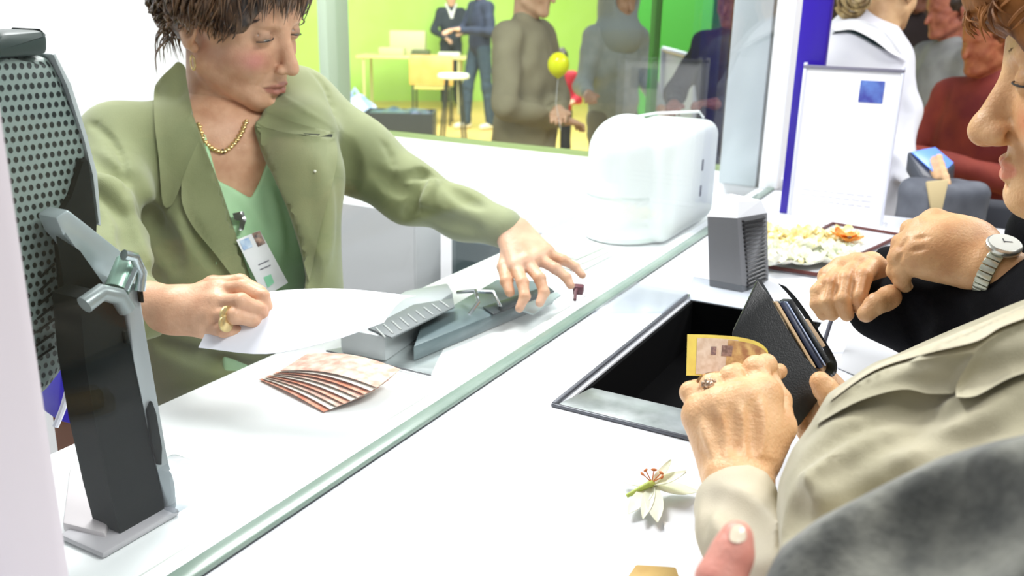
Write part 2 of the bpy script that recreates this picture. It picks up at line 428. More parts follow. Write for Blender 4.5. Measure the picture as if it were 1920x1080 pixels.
# ================================================================ materials of the setting
M_white = mat('white_laminate', (236, 238, 242), 0.28, rgb2=(226, 229, 236), scale=3)
M_desk = mat('desk_laminate', (236, 240, 240), 0.3)
M_wall = mat('white_wall', (244, 244, 246), 0.7)
M_lime = mat('lime_wall', (180, 230, 98), 0.7, rgb2=(188, 236, 114), scale=1.5)
M_green = mat('dark_green', (40, 130, 30), 0.6)
M_wood = mat('wood_floor', (222, 190, 110), 0.4, rgb2=(236, 206, 128), scale=2.0, stretch=(1, 8, 1))
M_tile = mat('grey_floor', (120, 118, 118), 0.5, rgb2=(150, 148, 146), scale=3)
M_alu = mat('brushed_aluminium', (196, 202, 206), 0.32, 0.75, bump=0.1, bscale=90)
M_post = mat('pale_painted_post', (208, 200, 204), 0.5)
M_glassedge = mat('glass_edge_green', (132, 150, 138), 0.25, rgb2=(112, 134, 122), scale=10)
M_black = mat('black_plastic', (18, 20, 22), 0.4)
M_blackm = mat('black_tray_lining', (3, 3, 4), 0.9, spec=0.1)
M_gray = mat('mid_grey_plastic', (112, 113, 116), 0.55, bump=0.15, bscale=500)
M_darkline = mat('dark_joint', (84, 88, 86), 0.6)
M_blue = mat('ultramarine_paint', (48, 24, 160), 0.3)
M_glass = glass_mat('clear_glass', (0.985, 0.995, 0.99), 0.4)
M_glass2 = glass_mat('partition_glass', (0.975, 0.99, 0.975), 0.6)
M_acry = glass_mat('acrylic', (0.86, 0.88, 0.9), 1.6)
def struct(name, mb, mt, **k):
    return tag(mb.build(name, mt, None, **k), kind='structure')

# floors
struct('floor', MB().span((-4, -5, -0.05), (2.5, 4, 0.0)), M_tile)
struct('floor_hall', MB().span((2.5, -8, -0.05), (24, 18, 0.0)), M_wood)
# booth walls
struct('wall_back', MB().span((-2.0, 2.6, 0), (2.6, 2.72, 2.9)), M_wall)
b = MB().span((2.5, 0.50, 0), (2.6, 2.6, 1.055), 0.004)
struct('wall_side', b, M_wall)
struct('trim_1', MB().span((2.522, 0.70, 1.055), (2.548, 2.6, 1.070), 0.002), mat('sill_green', (150, 170, 112), 0.4))
struct('wall_above_window', MB().span((2.5, 0.50, 2.3), (2.6, 2.6, 2.9)), M_wall)
wf = MB()
wf.span((2.47, 0.595, 1.03), (2.60, 0.70, 2.3), 0.006)
struct('window_1_frame', wf, mat('silver_frame', (190, 200, 205), 0.35, 0.3))
struct('trim_2', MB().span((2.475, 0.585, 1.03), (2.59, 0.597, 2.3)), M_darkline)
struct('trim_3', MB().span((2.46, 0.535, 1.03), (2.60, 0.585, 2.3), 0.004), M_wall)
struct('trim_4', MB().span((2.48, 2.085, 1.07), (2.60, 2.125, 2.3), 0.004), mat('pale_green_mullion', (196, 214, 188), 0.5))
struct('trim_5', MB().span((2.50, 0.925, 1.07), (2.55, 0.94, 2.3), 0.002), mat('glass_joint', (60, 110, 40), 0.5))
struct('window_1', MB().span((2.53, 0.70, 1.07), (2.54, 2.085, 2.3)), M_glass2)
struct('window_2', MB().span((2.53, 2.125, 1.07), (2.54, 2.6, 2.3)), M_glass2)
struct('trim_6', MB().span((2.18, 0.400, 1.03), (2.215, 0.4625, 2.4), 0.003), M_blue)
# left post and the counter's own glass
struct('trim_7', MB().span((-0.02, 0.50, 1.03), (0.318, 0.60, 2.4), 0.012), M_post)
struct('trim_8', MB().span((0.05, 0.488, 1.03), (0.262, 0.502, 2.4), 0.004), mat('lilac_strip', (176, 178, 206), 0.4))
struct('window_3', MB().span((0.318, 0.546, 1.036), (2.47, 0.556, 2.3)), M_glass)
struct('trim_9', MB().span((0.318, 0.5405, 1.0305), (2.46, 0.5615, 1.0365), 0.002), M_glassedge)
# hall beyond
hw0, hw1 = np.array([11.0, 9.2, 0.0]), np.array([14.6, 5.0, 0.0]); dv = (hw1-hw0)/np.linalg.norm(hw1-hw0); nv = np.array([-dv[1], dv[0], 0])
if nv[0] < 0: nv = -nv
def wallseg(name, a, b_, th, z0, z1, mt): 
    p = [a, b_, b_+nv*th, a+nv*th]; return struct(name, MB().prism([(q[0], q[1], z0) for q in p], (0, 0, z1-z0)), mt)
wallseg('wall_hall_back', hw0-dv*9, hw1+dv*3, 0.2, 0, 3.6, M_lime)
q = onz(1268, 230, 0.0)
struct('wall_hall_pillar', MB().span((9.0, 2.75, 0), (9.5, 3.55, 3.4)), M_green)
struct('wall_hall_right', MB().span((13.5, -8, 0), (13.7, 3.4, 3.6)), mat('dim_wall', (92, 70, 62), 0.8, rgb2=(40, 32, 34), scale=1.2))

# ================================================================ the counter
TX0, TX1, TY0, TY1 = 0.945, 1.415, 0.215, 0.43
cb = MB()
for lo, hi in (((-0.6, -0.03, 0.99), (TX0, 0.54, 1.03)), ((TX1, -0.03, 0.99), (2.30, 0.54, 1.03)), ((2.30, 0.38, 0.99), (2.455, 0.54, 1.03)), ((TX0, -0.03, 0.99), (TX1, TY0, 1.03)), ((TX0, TY1, 0.99), (TX1, 0.54, 1.03))):
    cb.span(lo, hi)
ct = cb.build('counter_top', M_white); tag(ct, 'long white laminate customer counter running under the glass screen', 'counter')
M_seam = mat('pale_seam', (176, 182, 176), 0.5)
cc = MB().span((-0.6, 0.5625, 0.985), (2.485, 0.586, 1.03)).build('back_strip', M_white, ct)
MB().span((-0.6, 0.586, 0.985), (2.485, 0.5885, 1.0295)).build('joint', M_seam, ct)
MB().span((-0.6, 0.16, 0.0), (2.30, 0.20, 0.94)).build('front_panel', M_white, ct)
# pass-through cash tray
tr = empty('cash_tray', ((TX0+TX1)/2, 0.32, 0.95), 'recessed black cash tray with a steel lip sunk into the white counter', 'tray')
t = MB()
t.span((TX0+.002, TY0+.002, 0.945), (TX1-.002, TY1-.002, 0.95)); t.span((TX0+.001, TY0+.002, 0.95), (TX0+.006, TY1-.002, 1.029)); t.span((TX1-.006, TY0+.002, 0.95), (TX1-.001, TY1-.002, 1.029))
t.span((TX0+.006, TY1-.007, 0.95), (TX1-.006, TY1-.002, 1.029)); t.span((TX0+.006, TY0+.002, 0.95), (TX1-.006, TY0+.007, 1.029))
t.build('liner', M_blackm, tr)
t = MB()
t.prism([(0.915, TY1+.004, 1.0305), (0.985, TY1-.012, 1.0305), (0.985, TY0, 1.0305), (0.915, TY0-.004, 1.0305)], (0, 0, 0.003), 0.001)
t.build('steel_lip', mat('steel_lip', (190, 196, 196), 0.3, 0.6, rgb2=(150, 158, 156), scale=25), tr)
t = MB().span((0.915, TY1+.004, 1.0305), (TX1+.01, TY1+.010, 1.036), 0.001).span((0.912, TY0-.004, 1.0305), (0.9165, TY1+.010, 1.035), 0.001)
t.build('edge_rail', mat('rail_dark', (96, 98, 104), 0.35, 0.5), tr)
# clear acrylic chute panes beyond the tray
ac = empty('acrylic_tray_cover', (1.3, 0.47, 1.03), 'clear acrylic cover plate leaning over the far end of the cash tray', 'cover')
MB().prism([(1.30, 0.438, 1.0365), (1.43, 0.438, 1.0365), (1.43, 0.532, 1.0365), (1.24, 0.532, 1.0365)], (0, 0, 0.004)).build('flat_pane', M_acry, ac)
pz = [P(1290, 562, 1.49), P(1300, 520, 1.50), P(1440, 545, 1.44), P(1420, 586, 1.43)]
MB().prism(pz, (0.004, 0.002, 0)).build('raised_pane', M_acry, ac)
# dark clip on the strip behind the glass
cl = MB().box((1.335, 0.600, 1.040), (0.02, 0.018, 0.016), rotz(0.3), 0.003).tube([(1.335, 0.600, 1.045), (1.318, 0.598, 1.040), (1.305, 0.592, 1.034), (1.300, 0.590, 1.0325)], 0.003)
tag(cl.build('glass_clip', mat('dark_red_clip', (88, 20, 34), 0.4)), 'small dark clip standing on the strip behind the glass', 'clip')

# clerk's desk
dk = MB().span((0.22, 0.589, 0.972), (2.484, 0.90, 1.0), 0.003)
dk = dk.build('clerk_desk', M_desk); tag(dk, 'pale inner desk top on the clerk side of the glass', 'desk')
for xx in (0.3, 1.0, 2.3): MB().span((xx, 0.60, 0.0), (xx+.04, 0.86, 0.972)).build('support', M_desk, dk)
# drawer unit by the side wall
dr = empty('drawer_unit', (1.95, 1.3, 0), 'light grey drawer unit standing between the clerk and the side wall', 'cabinet')
MB().span((1.90, 1.325, 0.0), (2.02, 1.75, 0.965), 0.004).build('body', mat('light_grey_metal', (196, 198, 200), 0.4), dr)
MB().span((1.897, 1.33, 0.70), (1.9, 1.745, 0.97)).build('drawer', mat('light_grey_metal_front', (204, 206, 208), 0.4), dr)
dr2 = empty('shaded_gap_block', (2.1, 1.1, 0), 'dark grey block painted as the shaded gap beside the light grey drawers', 'cabinet')  # added dark block, its colour stands in for the shade in the gap
MB().span((2.03, 0.93, 0.0), (2.15, 1.30, 0.90), 0.006).build('body', mat('gap_shade', (92, 104, 106), 0.5), dr2)
MB().span((2.024, 0.95, 0.5), (2.03, 1.28, 0.88)).build('gap_face', mat('gap_shade_front', (78, 92, 94), 0.45), dr2)
# ================================================================ gray card box on the counter
def quadbox(base, top, mb=None):
    """solid between two 4-point rings"""
    mb = mb or MB(); a = [mb.bm.verts.new(Vector(p)) for p in base]; b = [mb.bm.verts.new(Vector(p)) for p in top]; n = len(a)
    mb.bm.faces.new(a[::-1]); mb.bm.faces.new(b)
    for i in range(n): mb.bm.faces.new((a[i], a[(i+1) % n], b[(i+1) % n], b[i]))
    return mb
gb = empty('intercom_speaker', (1.53, 0.39, 1.03), 'dark grey wedge-shaped speaker with a ribbed side standing on the counter by the cash tray', 'speaker')
quadbox([(1.505, .425, 1.0305), (1.50, .365, 1.0305), (1.60, .345, 1.0305), (1.62, .425, 1.0305)],
        [(1.50, .438, 1.155), (1.495, .385, 1.160), (1.565, .352, 1.160), (1.60, .430, 1.155)]).build('housing', M_gray, gb, sm=False)
quadbox([(1.50, .438, 1.155), (1.495, .385, 1.160), (1.565, .352, 1.160), (1.60, .430, 1.155)], [(1.525, .432, 1.182), (1.51, .390, 1.185), (1.555, .362, 1.183), (1.585, .424, 1.182)]).build('sloping_top', mat('pale_grey_top', (224, 226, 230), 0.4), gb, sm=False)
A0, A1 = np.array([1.50, .365, 1.0305]), np.array([1.60, .345, 1.0305]); B0, B1 = np.array([1.495, .385, 1.160]), np.array([1.565, .352, 1.160])
mb = MB()
for i in range(17):
    t = 0.05+0.9*i/16; a = A0+(B0-A0)*t; b = A1+(B1-A1)*t; nrm = np.array([-.35, -.93, -.1]); a2, b2 = a+(b-a)*.15, a+(b-a)*.85
    mb.tube([a2+nrm*.0005, a2+nrm*.004, b2+nrm*.004, b2+nrm*.0005], 0.0019, 6)
mb.build('ribs', mat('rib_black', (30, 30, 32), 0.35), gb)

# ================================================================ white blossoms heaped on a tray
rng = random.Random(4)
M_petw = mat('white_petal', (244, 242, 232), 0.5, rgb2=(226, 232, 208), scale=60, sss=0.1)
M_pety = mat('cream_petal', (244, 226, 160), 0.5, rgb2=(250, 240, 200), scale=50, sss=0.1)
M_peto = mat('orange_bloom', (212, 120, 30), 0.5, rgb2=(235, 150, 50), scale=60)
def petal(mb, c, dirv, L, W, cup=0.3, up=(0, 0, 1), n=6, tw=0.0):
    d = Vector(dirv).normalized(); u = Vector(up); s_ = d.cross(u).normalized(); u = s_.cross(d); rows = []
    for i in range(n+1):
        t = i/n; wd = W*math.sin(math.pi*(0.12+0.86*t))**0.8*0.5; row = []
        for j in range(5):
            q = (j-2)/2; p = Vector(c)+d*L*t+s_*wd*q+u*(cup*L*(t*t)*0.6+cup*W*0.5*q*q+tw*q*wd)
            row.append(mb.bm.verts.new(p))
        rows.append(row)
    th = 0.0007
    back = [[mb.bm.verts.new(v.co-u*th) for v in r] for r in rows]
    for i in range(n):
        for j in range(4):
            mb.bm.faces.new((rows[i][j], rows[i][j+1], rows[i+1][j+1], rows[i+1][j])); mb.bm.faces.new((back[i][j+1], back[i][j], back[i+1][j], back[i+1][j+1]))
    for i in range(n):
        mb.bm.faces.new((rows[i][0], rows[i+1][0], back[i+1][0], back[i][0])); mb.bm.faces.new((rows[i+1][4], rows[i][4], back[i][4], back[i+1][4]))
    for j in range(4):
        mb.bm.faces.new((rows[0][j+1], rows[0][j], back[0][j], back[0][j+1])); mb.bm.faces.new((rows[n][j], rows[n][j+1], back[n][j+1], back[n][j]))
tray2 = empty('flower_tray', (1.85, .32, 1.03), 'shallow white tray with a brown rim holding heaped pale blossoms', 'tray')
tp = [onz(1418, 503, 1.0305), onz(1532, 521, 1.0305), onz(1690, 446, 1.0305), onz(1560, 424, 1.0305)]
MB().prism([tuple(p) for p in tp], (0, 0, .004), .001).build('base', M_white, tray2)
rim = MB()
for i in range(4):
    a, b = Vector(tp[i]), Vector(tp[(i+1) % 4]); rim.tube([a+Vector((0, 0, .006)), b+Vector((0, 0, .006))], .0042, 8)
rim.build('rim', mat('brown_rim', (90, 44, 40), 0.4), tray2)
def blossom(i, x, y, z, mt, mt2, label, sc=1.0):
    o = empty('blossom', (x, y, z), label, 'flower', 'pale blossoms heaped on the tray' if 'orange' not in label else None)
    mb = MB(); k = 5 + i % 2; off = rng.uniform(0, 6)
    for j in range(k):
        a = off+2*math.pi*j/k; tilt = rng.uniform(.1, .7)
        petal(mb, (x+.004*math.cos(a), y+.004*math.sin(a), z+.004), (math.cos(a), math.sin(a), tilt), .03*sc, .024*sc, rng.uniform(.1, .5))
    mb.build('petals', mt, o)
    MB().ball((x, y, z+.009), (.006*sc, .006*sc, .007*sc), u=10, v=6).build('centre', mt2, o)
pts_ = []
for i in range(46):
    for _ in range(40):
        px, py = rng.uniform(1432, 1600), rng.uniform(440, 500)
        if not (438-0.0*px < py) or py > 508-(px-1530)*.45*(px > 1530): continue
        q = onz(px, py, 1.045)
        if all((q[0]-r[0])**2+(q[1]-r[1])**2 > .022**2 for r in pts_): pts_.append((q[0], q[1], py)); break
for i, (x, y, py) in enumerate(pts_):
    yel = py < 465
    z = 1.037 + rng.uniform(0, .006)
    px = proj((x, y, 1.045))[0]
    blossom(i, x, y, z, M_pety if yel else M_petw, M_pety if not yel else M_petw,
            ('cream yellow' if yel else 'white')+' blossom in the heap on the brown-rimmed flower tray')
for k, (px, py) in enumerate([(1580, 446), (1592, 452)]):
    q = onz(px, py, 1.06); blossom(k, q[0], q[1], 1.056, M_peto, mat('brown_core', (90, 60, 30), .6), ['orange blossom at the back of the flower heap', 'second orange blossom, at the right end of the flower heap'][k], 0.85)

# ================================================================ fallen lily
ly = empty('lily_bloom', (0.79, .26, 1.03), 'cut white lily bloom lying on the white counter in front of the beige cuff', 'flower')
c = Vector(onz(1222, 908, 1.045)); mb = MB()
for (px, py, W, cup, z) in [(1167, 905, .020, .25, 1.034), (1178, 968, .017, .15, 1.034), (1232, 985, .018, .15, 1.034), (1308, 925, .026, .12, 1.034), (1290, 893, .018, .35, 1.055), (1262, 866, .010, .35, 1.062), (1205, 980, .012, .2, 1.034)]:
    e = Vector(onz(px, py, z)); d = e-c; petal(mb, c-d*.02, d, d.length, W, cup*.6)
mb.build('petals', mat('lily_petal', (246, 244, 228), 0.45, rgb2=(238, 240, 206), scale=30, sss=.15), ly)
MB().tube([c, c+Vector((-.008, .0, .004)), Vector(onz(1175, 930, 1.036))], [.004, .003, .002]).build('throat', mat('lily_green', (190, 206, 100), .5), ly)
mb = MB()
for a in range(5):
    q = c+Vector((.01*math.cos(a*.9-1.6), .01*math.sin(a*.9-1.6), .011)); mb.tube([c+Vector((0, 0, .002)), q], .0006, 5).ball(q, (.0035, .0015, .0014), rotz(a), 8, 6)
mb.build('stamens', mat('stamen_orange', (206, 120, 60), .6), ly)

# ================================================================ small things near the viewer
mb = MB().prism([onz(p[0], p[1], 1.0312) for p in [(1243, 978), (1452, 1045), (1470, 1130), (1272, 1130)]], (0, 0, .0008))
tag(mb.build('paper_sheet', mat('paper_white', (250, 250, 252), .6)), 'white paper sheet on the counter under the near thumb', 'paper')
q = onz(1225, 1110, 1.03)
mb = MB().prism([onz(1176, 1080, 1.05)+np.array([0, 0, -.018]), onz(1192, 1057, 1.05)+np.array([0, 0, -.018]), onz(1268, 1062, 1.05)+np.array([0, 0, -.018]), onz(1290, 1130, 1.05)+np.array([0, 0, -.018]), onz(1180, 1130, 1.05)+np.array([0, 0, -.018])], (0, 0, .018), .002)
tag(mb.build('stamp_block', mat('tan_wood', (196, 164, 96), .5, rgb2=(176, 142, 78), scale=30)), 'small tan wooden block at the bottom edge of the counter', 'block')
# pen under the clasped hands, light grey card beyond
mb = MB().tube([onz(1546, 640, 1.045), onz(1560, 596, 1.075)], .0032, 10).tube([onz(1541, 656, 1.037), onz(1546, 640, 1.045)], [.0008, .0032], 10)
tag(mb.build('pen', mat('steel_pen', (96, 98, 110), .3, .6)), 'thin steel pen held upright under the dark-clad customer hand', 'pen')
mb = MB().prism([onz(p[0], p[1], 1.0312) for p in [(1590, 640), (1690, 628), (1760, 690), (1640, 720), (1570, 690)]], (0, 0, .001))
tag(mb.build('grey_card', mat('grey_card', (196, 197, 200), .5)), 'light grey card lying on the counter beside the wallet', 'card')

# ================================================================ acrylic sign holder on the counter
sg = empty('sign_holder', (2.15, .33, 1.03), 'upright white notice in a clear stand with a grey top bar, before the blue post', 'sign')
MB().span((2.150, .232, 1.034), (2.154, .432, 1.372), .001).build('sheet', mat('notice_paper', (248, 248, 252), .5), sg)
M_clf = mat('clear_frame', (214, 216, 232), .25)
for ya, yb in ((.430, .437), (.226, .232)): MB().span((2.146, ya, 1.031), (2.158, yb, 1.384), .001).build('side_rail', M_clf, sg)
MB().span((2.145, .226, 1.372), (2.159, .437, 1.379), .001).build('top_bar', mat('grey_bar', (120, 118, 134), .3), sg)
MB().span((2.1485, .262, 1.305), (2.150, .312, 1.352)).build('blue_emblem', mat('emblem_blue', (110, 150, 220), .5, rgb2=(60, 60, 150), scale=18), sg)
mb = MB(); rr = random.Random(2)
for i in range(3):
    y = .41
    while y > .26:
        wd = rr.uniform(.008, .02); mb.span((2.149, y-wd, 1.098-.012*i), (2.150, y, 1.1-.012*i)); y -= wd+.005
mb.build('small_print', mat('faint_print', (196, 196, 206), .6), sg)
mb = MB().span((2.11, .22, 1.0305), (2.20, .44, 1.0345), .001).build('foot', mat('clear_foot', (232, 234, 240), .2), sg)

# ================================================================ white machine on the clerk's desk
M_mach = mat('machine_white', (226, 232, 232), .35)
mc = empty('counting_machine', (1.95, .72, 1.0), 'rounded white desktop machine with a drum front standing by the side window', 'machine')
S = Sculpt((1.70, .55, .98), (2.25, .90, 1.30), .004)
S.box((1.99, .705, 1.123), (.17, .092, .121), rd=.035, k=.004); S.cone((1.862, .735, 1.03), (1.862, .735, 1.190), .088, .084, .008)
S.box((1.99, .705, .99), (.3, .3, .0115), rd=.001, k=.002, op='cut')
S.box((2.0, .705, 1.236), (.10, .06, .004), rd=.003, k=.003, op='cut')
mesh_from('housing', [S], M_mach, mc)
MB().lathe((1.865, .733, 1.0), [(.078, .003), (.0895, .008), (.0895, .014), (.08, .018)]).build('base_ring', mat('pale_green_plastic', (206, 220, 214), .35), mc)
MB().lathe((1.862, .735, 1.0), [(.0865, .10), (.0878, .102), (.0878, .106), (.0865, .108)]).build('band', mat('pale_band', (212, 222, 220), .35), mc)
MB().tube([(1.90, .74, 1.235), (1.905, .745, 1.262), (1.93, .70, 1.272), (1.99, .62, 1.276), (2.0, .612, 1.262)], .003, 8).build('wire_handle', M_mach, mc)
MB().span((2.02, .6115, 1.14), (2.028, .6135, 1.165)).build('slot', M_gray, mc)
MB().span((2.02, .6115, 1.08), (2.028, .6135, 1.105)).build('slot', M_gray, mc)

# ================================================================ keypad / printer on the desk
kp = empty('card_reader', (1.2, .72, 1.0), 'long slim grey terminal lying on the desk under the clerk left hand', 'terminal')
def pz(px, py, z): return onz(px, py, z)
base = [pz(*p, 1.0205) for p in [(775, 655), (1040, 548), (1000, 530), (930, 528), (790, 612)]]
mb = MB().prism([np.array([p[0], p[1], 1.001]) for p in base], (0, 0, .024), .003); mb.build('body', mat('teal_grey', (120, 134, 138), .35, rgb2=(100, 116, 120), scale=12), kp)
mb = MB().prism([pz(*p, 1.0262) for p in [(905, 578), (1026, 538), (1040, 548), (925, 592)]], (0, 0, .003), .001); mb.build('dark_slot', mat('slot_dark', (50, 58, 62), .3), kp)
mb = MB().prism([pz(*p, 1.0262) for p in [(968, 580), (1044, 550), (1052, 556), (1000, 592)]], (0, 0, .004), .001); mb.build('key_panel', mat('key_panel', (178, 196, 196), .3), kp)
pr = empty('receipt_printer', (1.12, .76, 1.0), 'small pale grey receipt printer with clear paper guides on the desk', 'printer')
mb = MB().prism([np.array([*pz(*p, 1.04)[:2], 1.001]) for p in [(636, 616), (760, 545), (840, 530), (850, 548), (722, 632)]], (0, 0, .04), .005); mb.build('body', mat('printer_grey', (188, 194, 196), .4, rgb2=(170, 178, 180), scale=10), pr)
mb = MB().prism([pz(*p, 1.0415) for p in [(690, 618), (775, 574), (850, 562), (852, 578), (735, 636)]], (0, 0, .003), .001); mb.build('vent_panel', mat('vent_grey', (118, 124, 126), .5), pr)
mb = MB()
for k in range(9):
    a, b = pz(705+k*15, 615-k*6.4, 1.0452), pz(722+k*15, 632-k*7, 1.0452); mb.tube([a, b], .0012, 6)
mb.build('vent_ribs', mat('vent_light', (196, 200, 200), .4), pr)
mb = MB().tube([pz(858, 548, 1.045), pz(892, 545, 1.062), pz(897, 566, 1.055), pz(880, 590, 1.04)], .003, 8).tube([pz(884, 546, 1.05), pz(925, 548, 1.05), pz(938, 575, 1.035)], .003, 8)
mb.build('wire_guides', mat('chrome_wire', (200, 206, 210), .15, .9), pr)
mb = MB().prism([pz(*p, 1.001) for p in [(612, 658), (700, 642), (835, 648), (808, 704)]], (0, 0, .0016), .0004)
tag(mb.build('clear_folder', glass_mat('folder_film', (.93, .95, .95), 2.0, .1)), 'clear plastic sheet lying flat on the desk below the printer', 'sheet')
mb = MB().tube([pz(612, 658, 1.004), pz(808, 704, 1.004)], .0014, 6)
tag(mb.build('sheet_bar', mat('bar_dark', (90, 92, 96), .4)), 'thin dark bar along the front edge of the clear desk sheet', 'bar')
# loose papers beside the machine
pp = [(1030, 492, 1092, 462, 1150, 478, 1084, 512), (1034, 484, 1090, 458, 1144, 472, 1080, 500), (1040, 474, 1088, 452, 1136, 464, 1080, 488)]
for i, q in enumerate(pp):
    z = 1.002+.007*i; pts = [pz(q[j], q[j+1], z) for j in range(0, 8, 2)]
    mb = MB().prism(pts, (0, 0, .006), .001)
    tag(mb.build('paper_stack', mat('paper_stack_%d' % i, (236-6*i, 238-4*i, 232-4*i), .6)), ['lowest stack of white papers beyond the clerk left hand', 'middle white paper stack beyond the clerk left hand', 'top white paper stack beyond the clerk left hand'][i], 'papers', 'paper stacks by the machine')

# ================================================================ fan of banknotes
M_note_o = mat('note_orange', (206, 120, 84), .6, rgb2=(228, 176, 150), scale=60); M_note_p = mat('note_pale', (222, 206, 190), .6, rgb2=(206, 150, 130), scale=70); M_note_w = mat('note_white', (236, 234, 224), .6, rgb2=(214, 208, 196), scale=80)
for i in range(9):
    a = pz(486+i*5, 712-i*1.5, 1.002+i*.0022); b = pz(645+i*11, 792-i*7, 1.002+i*.0022); d = (b-a); d[2] = 0; d /= np.linalg.norm(d); n_ = np.array([-d[1], d[0], 0])
    if n_[0] < 0: n_ = -n_
    c0 = a; L = .145; W = .066; z0 = 1.0022+i*.0026; mb = MB(); rows = []
    for k in range(11):
        t = k/10; lift = .010*math.sin(math.pi*t)*(0.3+i*.08)
        for s_ in (0, 1):
            p = np.array([c0[0], c0[1], z0])+d*L*t+n_*W*s_; rows.append((mb.bm.verts.new((p[0], p[1], z0+lift)), mb.bm.verts.new((p[0], p[1], z0+lift+.0006))))
    for k in range(10):
        a0, a1, b0, b1 = rows[2*k], rows[2*k+1], rows[2*k+2], rows[2*k+3]
        mb.bm.faces.new((a0[1], a1[1], b1[1], b0[1])); mb.bm.faces.new((a1[0], a0[0], b0[0], b1[0])); mb.bm.faces.new((a0[0], a0[1], b0[1], b0[0])); mb.bm.faces.new((a1[1], a1[0], b1[0], b1[1]))
    mb.bm.faces.new((rows[0][0], rows[1][0], rows[1][1], rows[0][1])); mb.bm.faces.new((rows[-1][0], rows[-2][0], rows[-2][1], rows[-1][1]))
    tag(mb.build('banknote', [M_note_o, M_note_w, M_note_p][i % 3]), 'banknote in the spread fan of notes on the inner desk', 'banknote', 'fanned banknotes on the desk')

# ================================================================ monitor seen from the side and its stand
def perf_mat():
    M = mat('perforated_grey_green', (96, 112, 106), .4, bump=0); nt = M.node_tree; b_ = nt.nodes['Principled BSDF']
    tc = nt.nodes.new('ShaderNodeTexCoord'); sp = nt.nodes.new('ShaderNodeSeparateXYZ'); nt.links.new(tc.outputs['Object'], sp.inputs[0])
    def mth(op, a, b2=None):
        n = nt.nodes.new('ShaderNodeMath'); n.operation = op
        for i, v in enumerate((a, b2)):
            if v is None: continue
            if isinstance(v, (int, float)): n.inputs[i].default_value = v
            else: nt.links.new(v, n.inputs[i])
        return n.outputs[0]
    sx, sz = 1/.0070, 1/.0088
    u = mth('MULTIPLY', mth('ADD', sp.outputs[0], sp.outputs[1]), sx); v = mth('MULTIPLY', sp.outputs[2], sz)
    row = mth('FLOOR', v); u2 = mth('ADD', u, mth('MULTIPLY', row, .5))
    fu = mth('SUBTRACT', mth('FRACT', u2), .5); fv = mth('SUBTRACT', mth('FRACT', v), .5)
    r = mth('SQRT', mth('ADD', mth('MULTIPLY', fu, fu), mth('MULTIPLY', fv, fv)))
    rmp = nt.nodes.new('ShaderNodeMapRange'); rmp.inputs['From Min'].default_value = .24; rmp.inputs['From Max'].default_value = .34; nt.links.new(r, rmp.inputs['Value'])
    mx = nt.nodes.new('ShaderNodeMix'); mx.data_type = 'RGBA'; mx.inputs['A'].default_value = (*s2l((14, 24, 22)), 1); mx.inputs['B'].default_value = (*s2l((122, 138, 132)), 1)
    nt.links.new(rmp.outputs[0], mx.inputs['Factor']); nt.links.new(mx.outputs['Result'], b_.inputs['Base Color'])
    bp = nt.nodes.new('ShaderNodeBump'); bp.inputs['Distance'].default_value = .002; nt.links.new(rmp.outputs[0], bp.inputs['Height']); nt.links.new(bp.outputs[0], b_.inputs['Normal'])
    return M
M_teal = mat('dark_green_grey', (50, 64, 60), .4, rgb2=(40, 54, 50), scale=8); M_bk2 = mat('black_green', (7, 14, 13), .7, spec=.12)
mn = empty('monitor', (.5, .7, .97), 'dark monitor with a perforated curved back, seen edge-on beside the white post', 'monitor')
def yprism(poly, y0, y1, bev=.004, n=1):
    """photo outline laid in the plane y=y0 and given real thickness to y1"""
    return MB().prism([ony(p[0], p[1], y0+.08) for p in poly], (0, y1-y0, 0), bev)
yprism([(16, 108), (98, 102), (128, 160), (158, 260), (176, 330), (182, 420), (150, 640), (120, 700), (85, 745), (-20, 760), (-60, 120)], .68, .715, .010).build('shell', perf_mat(), mn)
yprism([(8, 62), (84, 56), (92, 64), (93, 104), (-40, 112)], .672, .722, .006).build('top_cap', M_teal, mn)
yprism([(152, 296), (168, 300), (184, 420), (178, 560), (142, 612), (118, 600), (112, 470), (104, 410), (140, 370)], .672, .6795, .003).build('side_recess', M_bk2, mn)
yprism([(98, 102), (104, 100), (134, 158), (164, 256), (183, 326), (190, 424), (184, 420), (176, 330), (158, 262), (128, 162)], .676, .722, .0008).build('bezel', mat('bezel_grey', (168, 176, 176), .3), mn)
mb = MB()
for k in range(7):
    a, b2 = ony(66-2*k+10, 520+k*26, 0.7585), ony(102, 494+k*26, 0.7585); mb.tube([a, b2], .0012, 6)
mb.build('vent_slots', M_bk2, mn)
st = empty('monitor_stand', (.57, .64, .97), 'black and silver hinged monitor stand bracket with slotted side plate', 'stand')
yprism([(104, 408), (128, 392), (240, 480), (262, 520), (255, 570), (230, 600), (200, 545), (160, 480), (118, 440)], .645, .672, .003).build('arched_arm', mat('brushed_green_steel', (168, 180, 182), .3, .4), st)
yprism([(106, 442), (150, 470), (196, 535), (232, 600), (200, 640), (150, 640), (130, 610), (118, 520)], .6445, .6449+.0005, 0).build('arm_face', M_bk2, st)
yprism([(150, 560), (180, 545), (214, 552), (232, 590), (252, 680), (290, 860), (306, 935), (312, 985), (225, 1000), (205, 920), (180, 800), (160, 680)], .605, .643, 0).build('column', M_bk2, st, sm=False)
yprism([(232, 560), (262, 530), (272, 620), (312, 850), (330, 905), (334, 950), (318, 975), (300, 900), (290, 860), (252, 680)], .604, .648, .004).build('side_plate', mat('plate_grey', (150, 156, 158), .35, .3), st)
yprism([(278, 770), (286, 752), (294, 775), (304, 840), (304, 872), (297, 872), (286, 830)], .600, .6045, .001).build('slot', M_bk2, st)
yprism([(234, 622), (241, 622), (243, 645), (237, 645)], .600, .6045, .001).build('screw_hole', M_bk2, st)
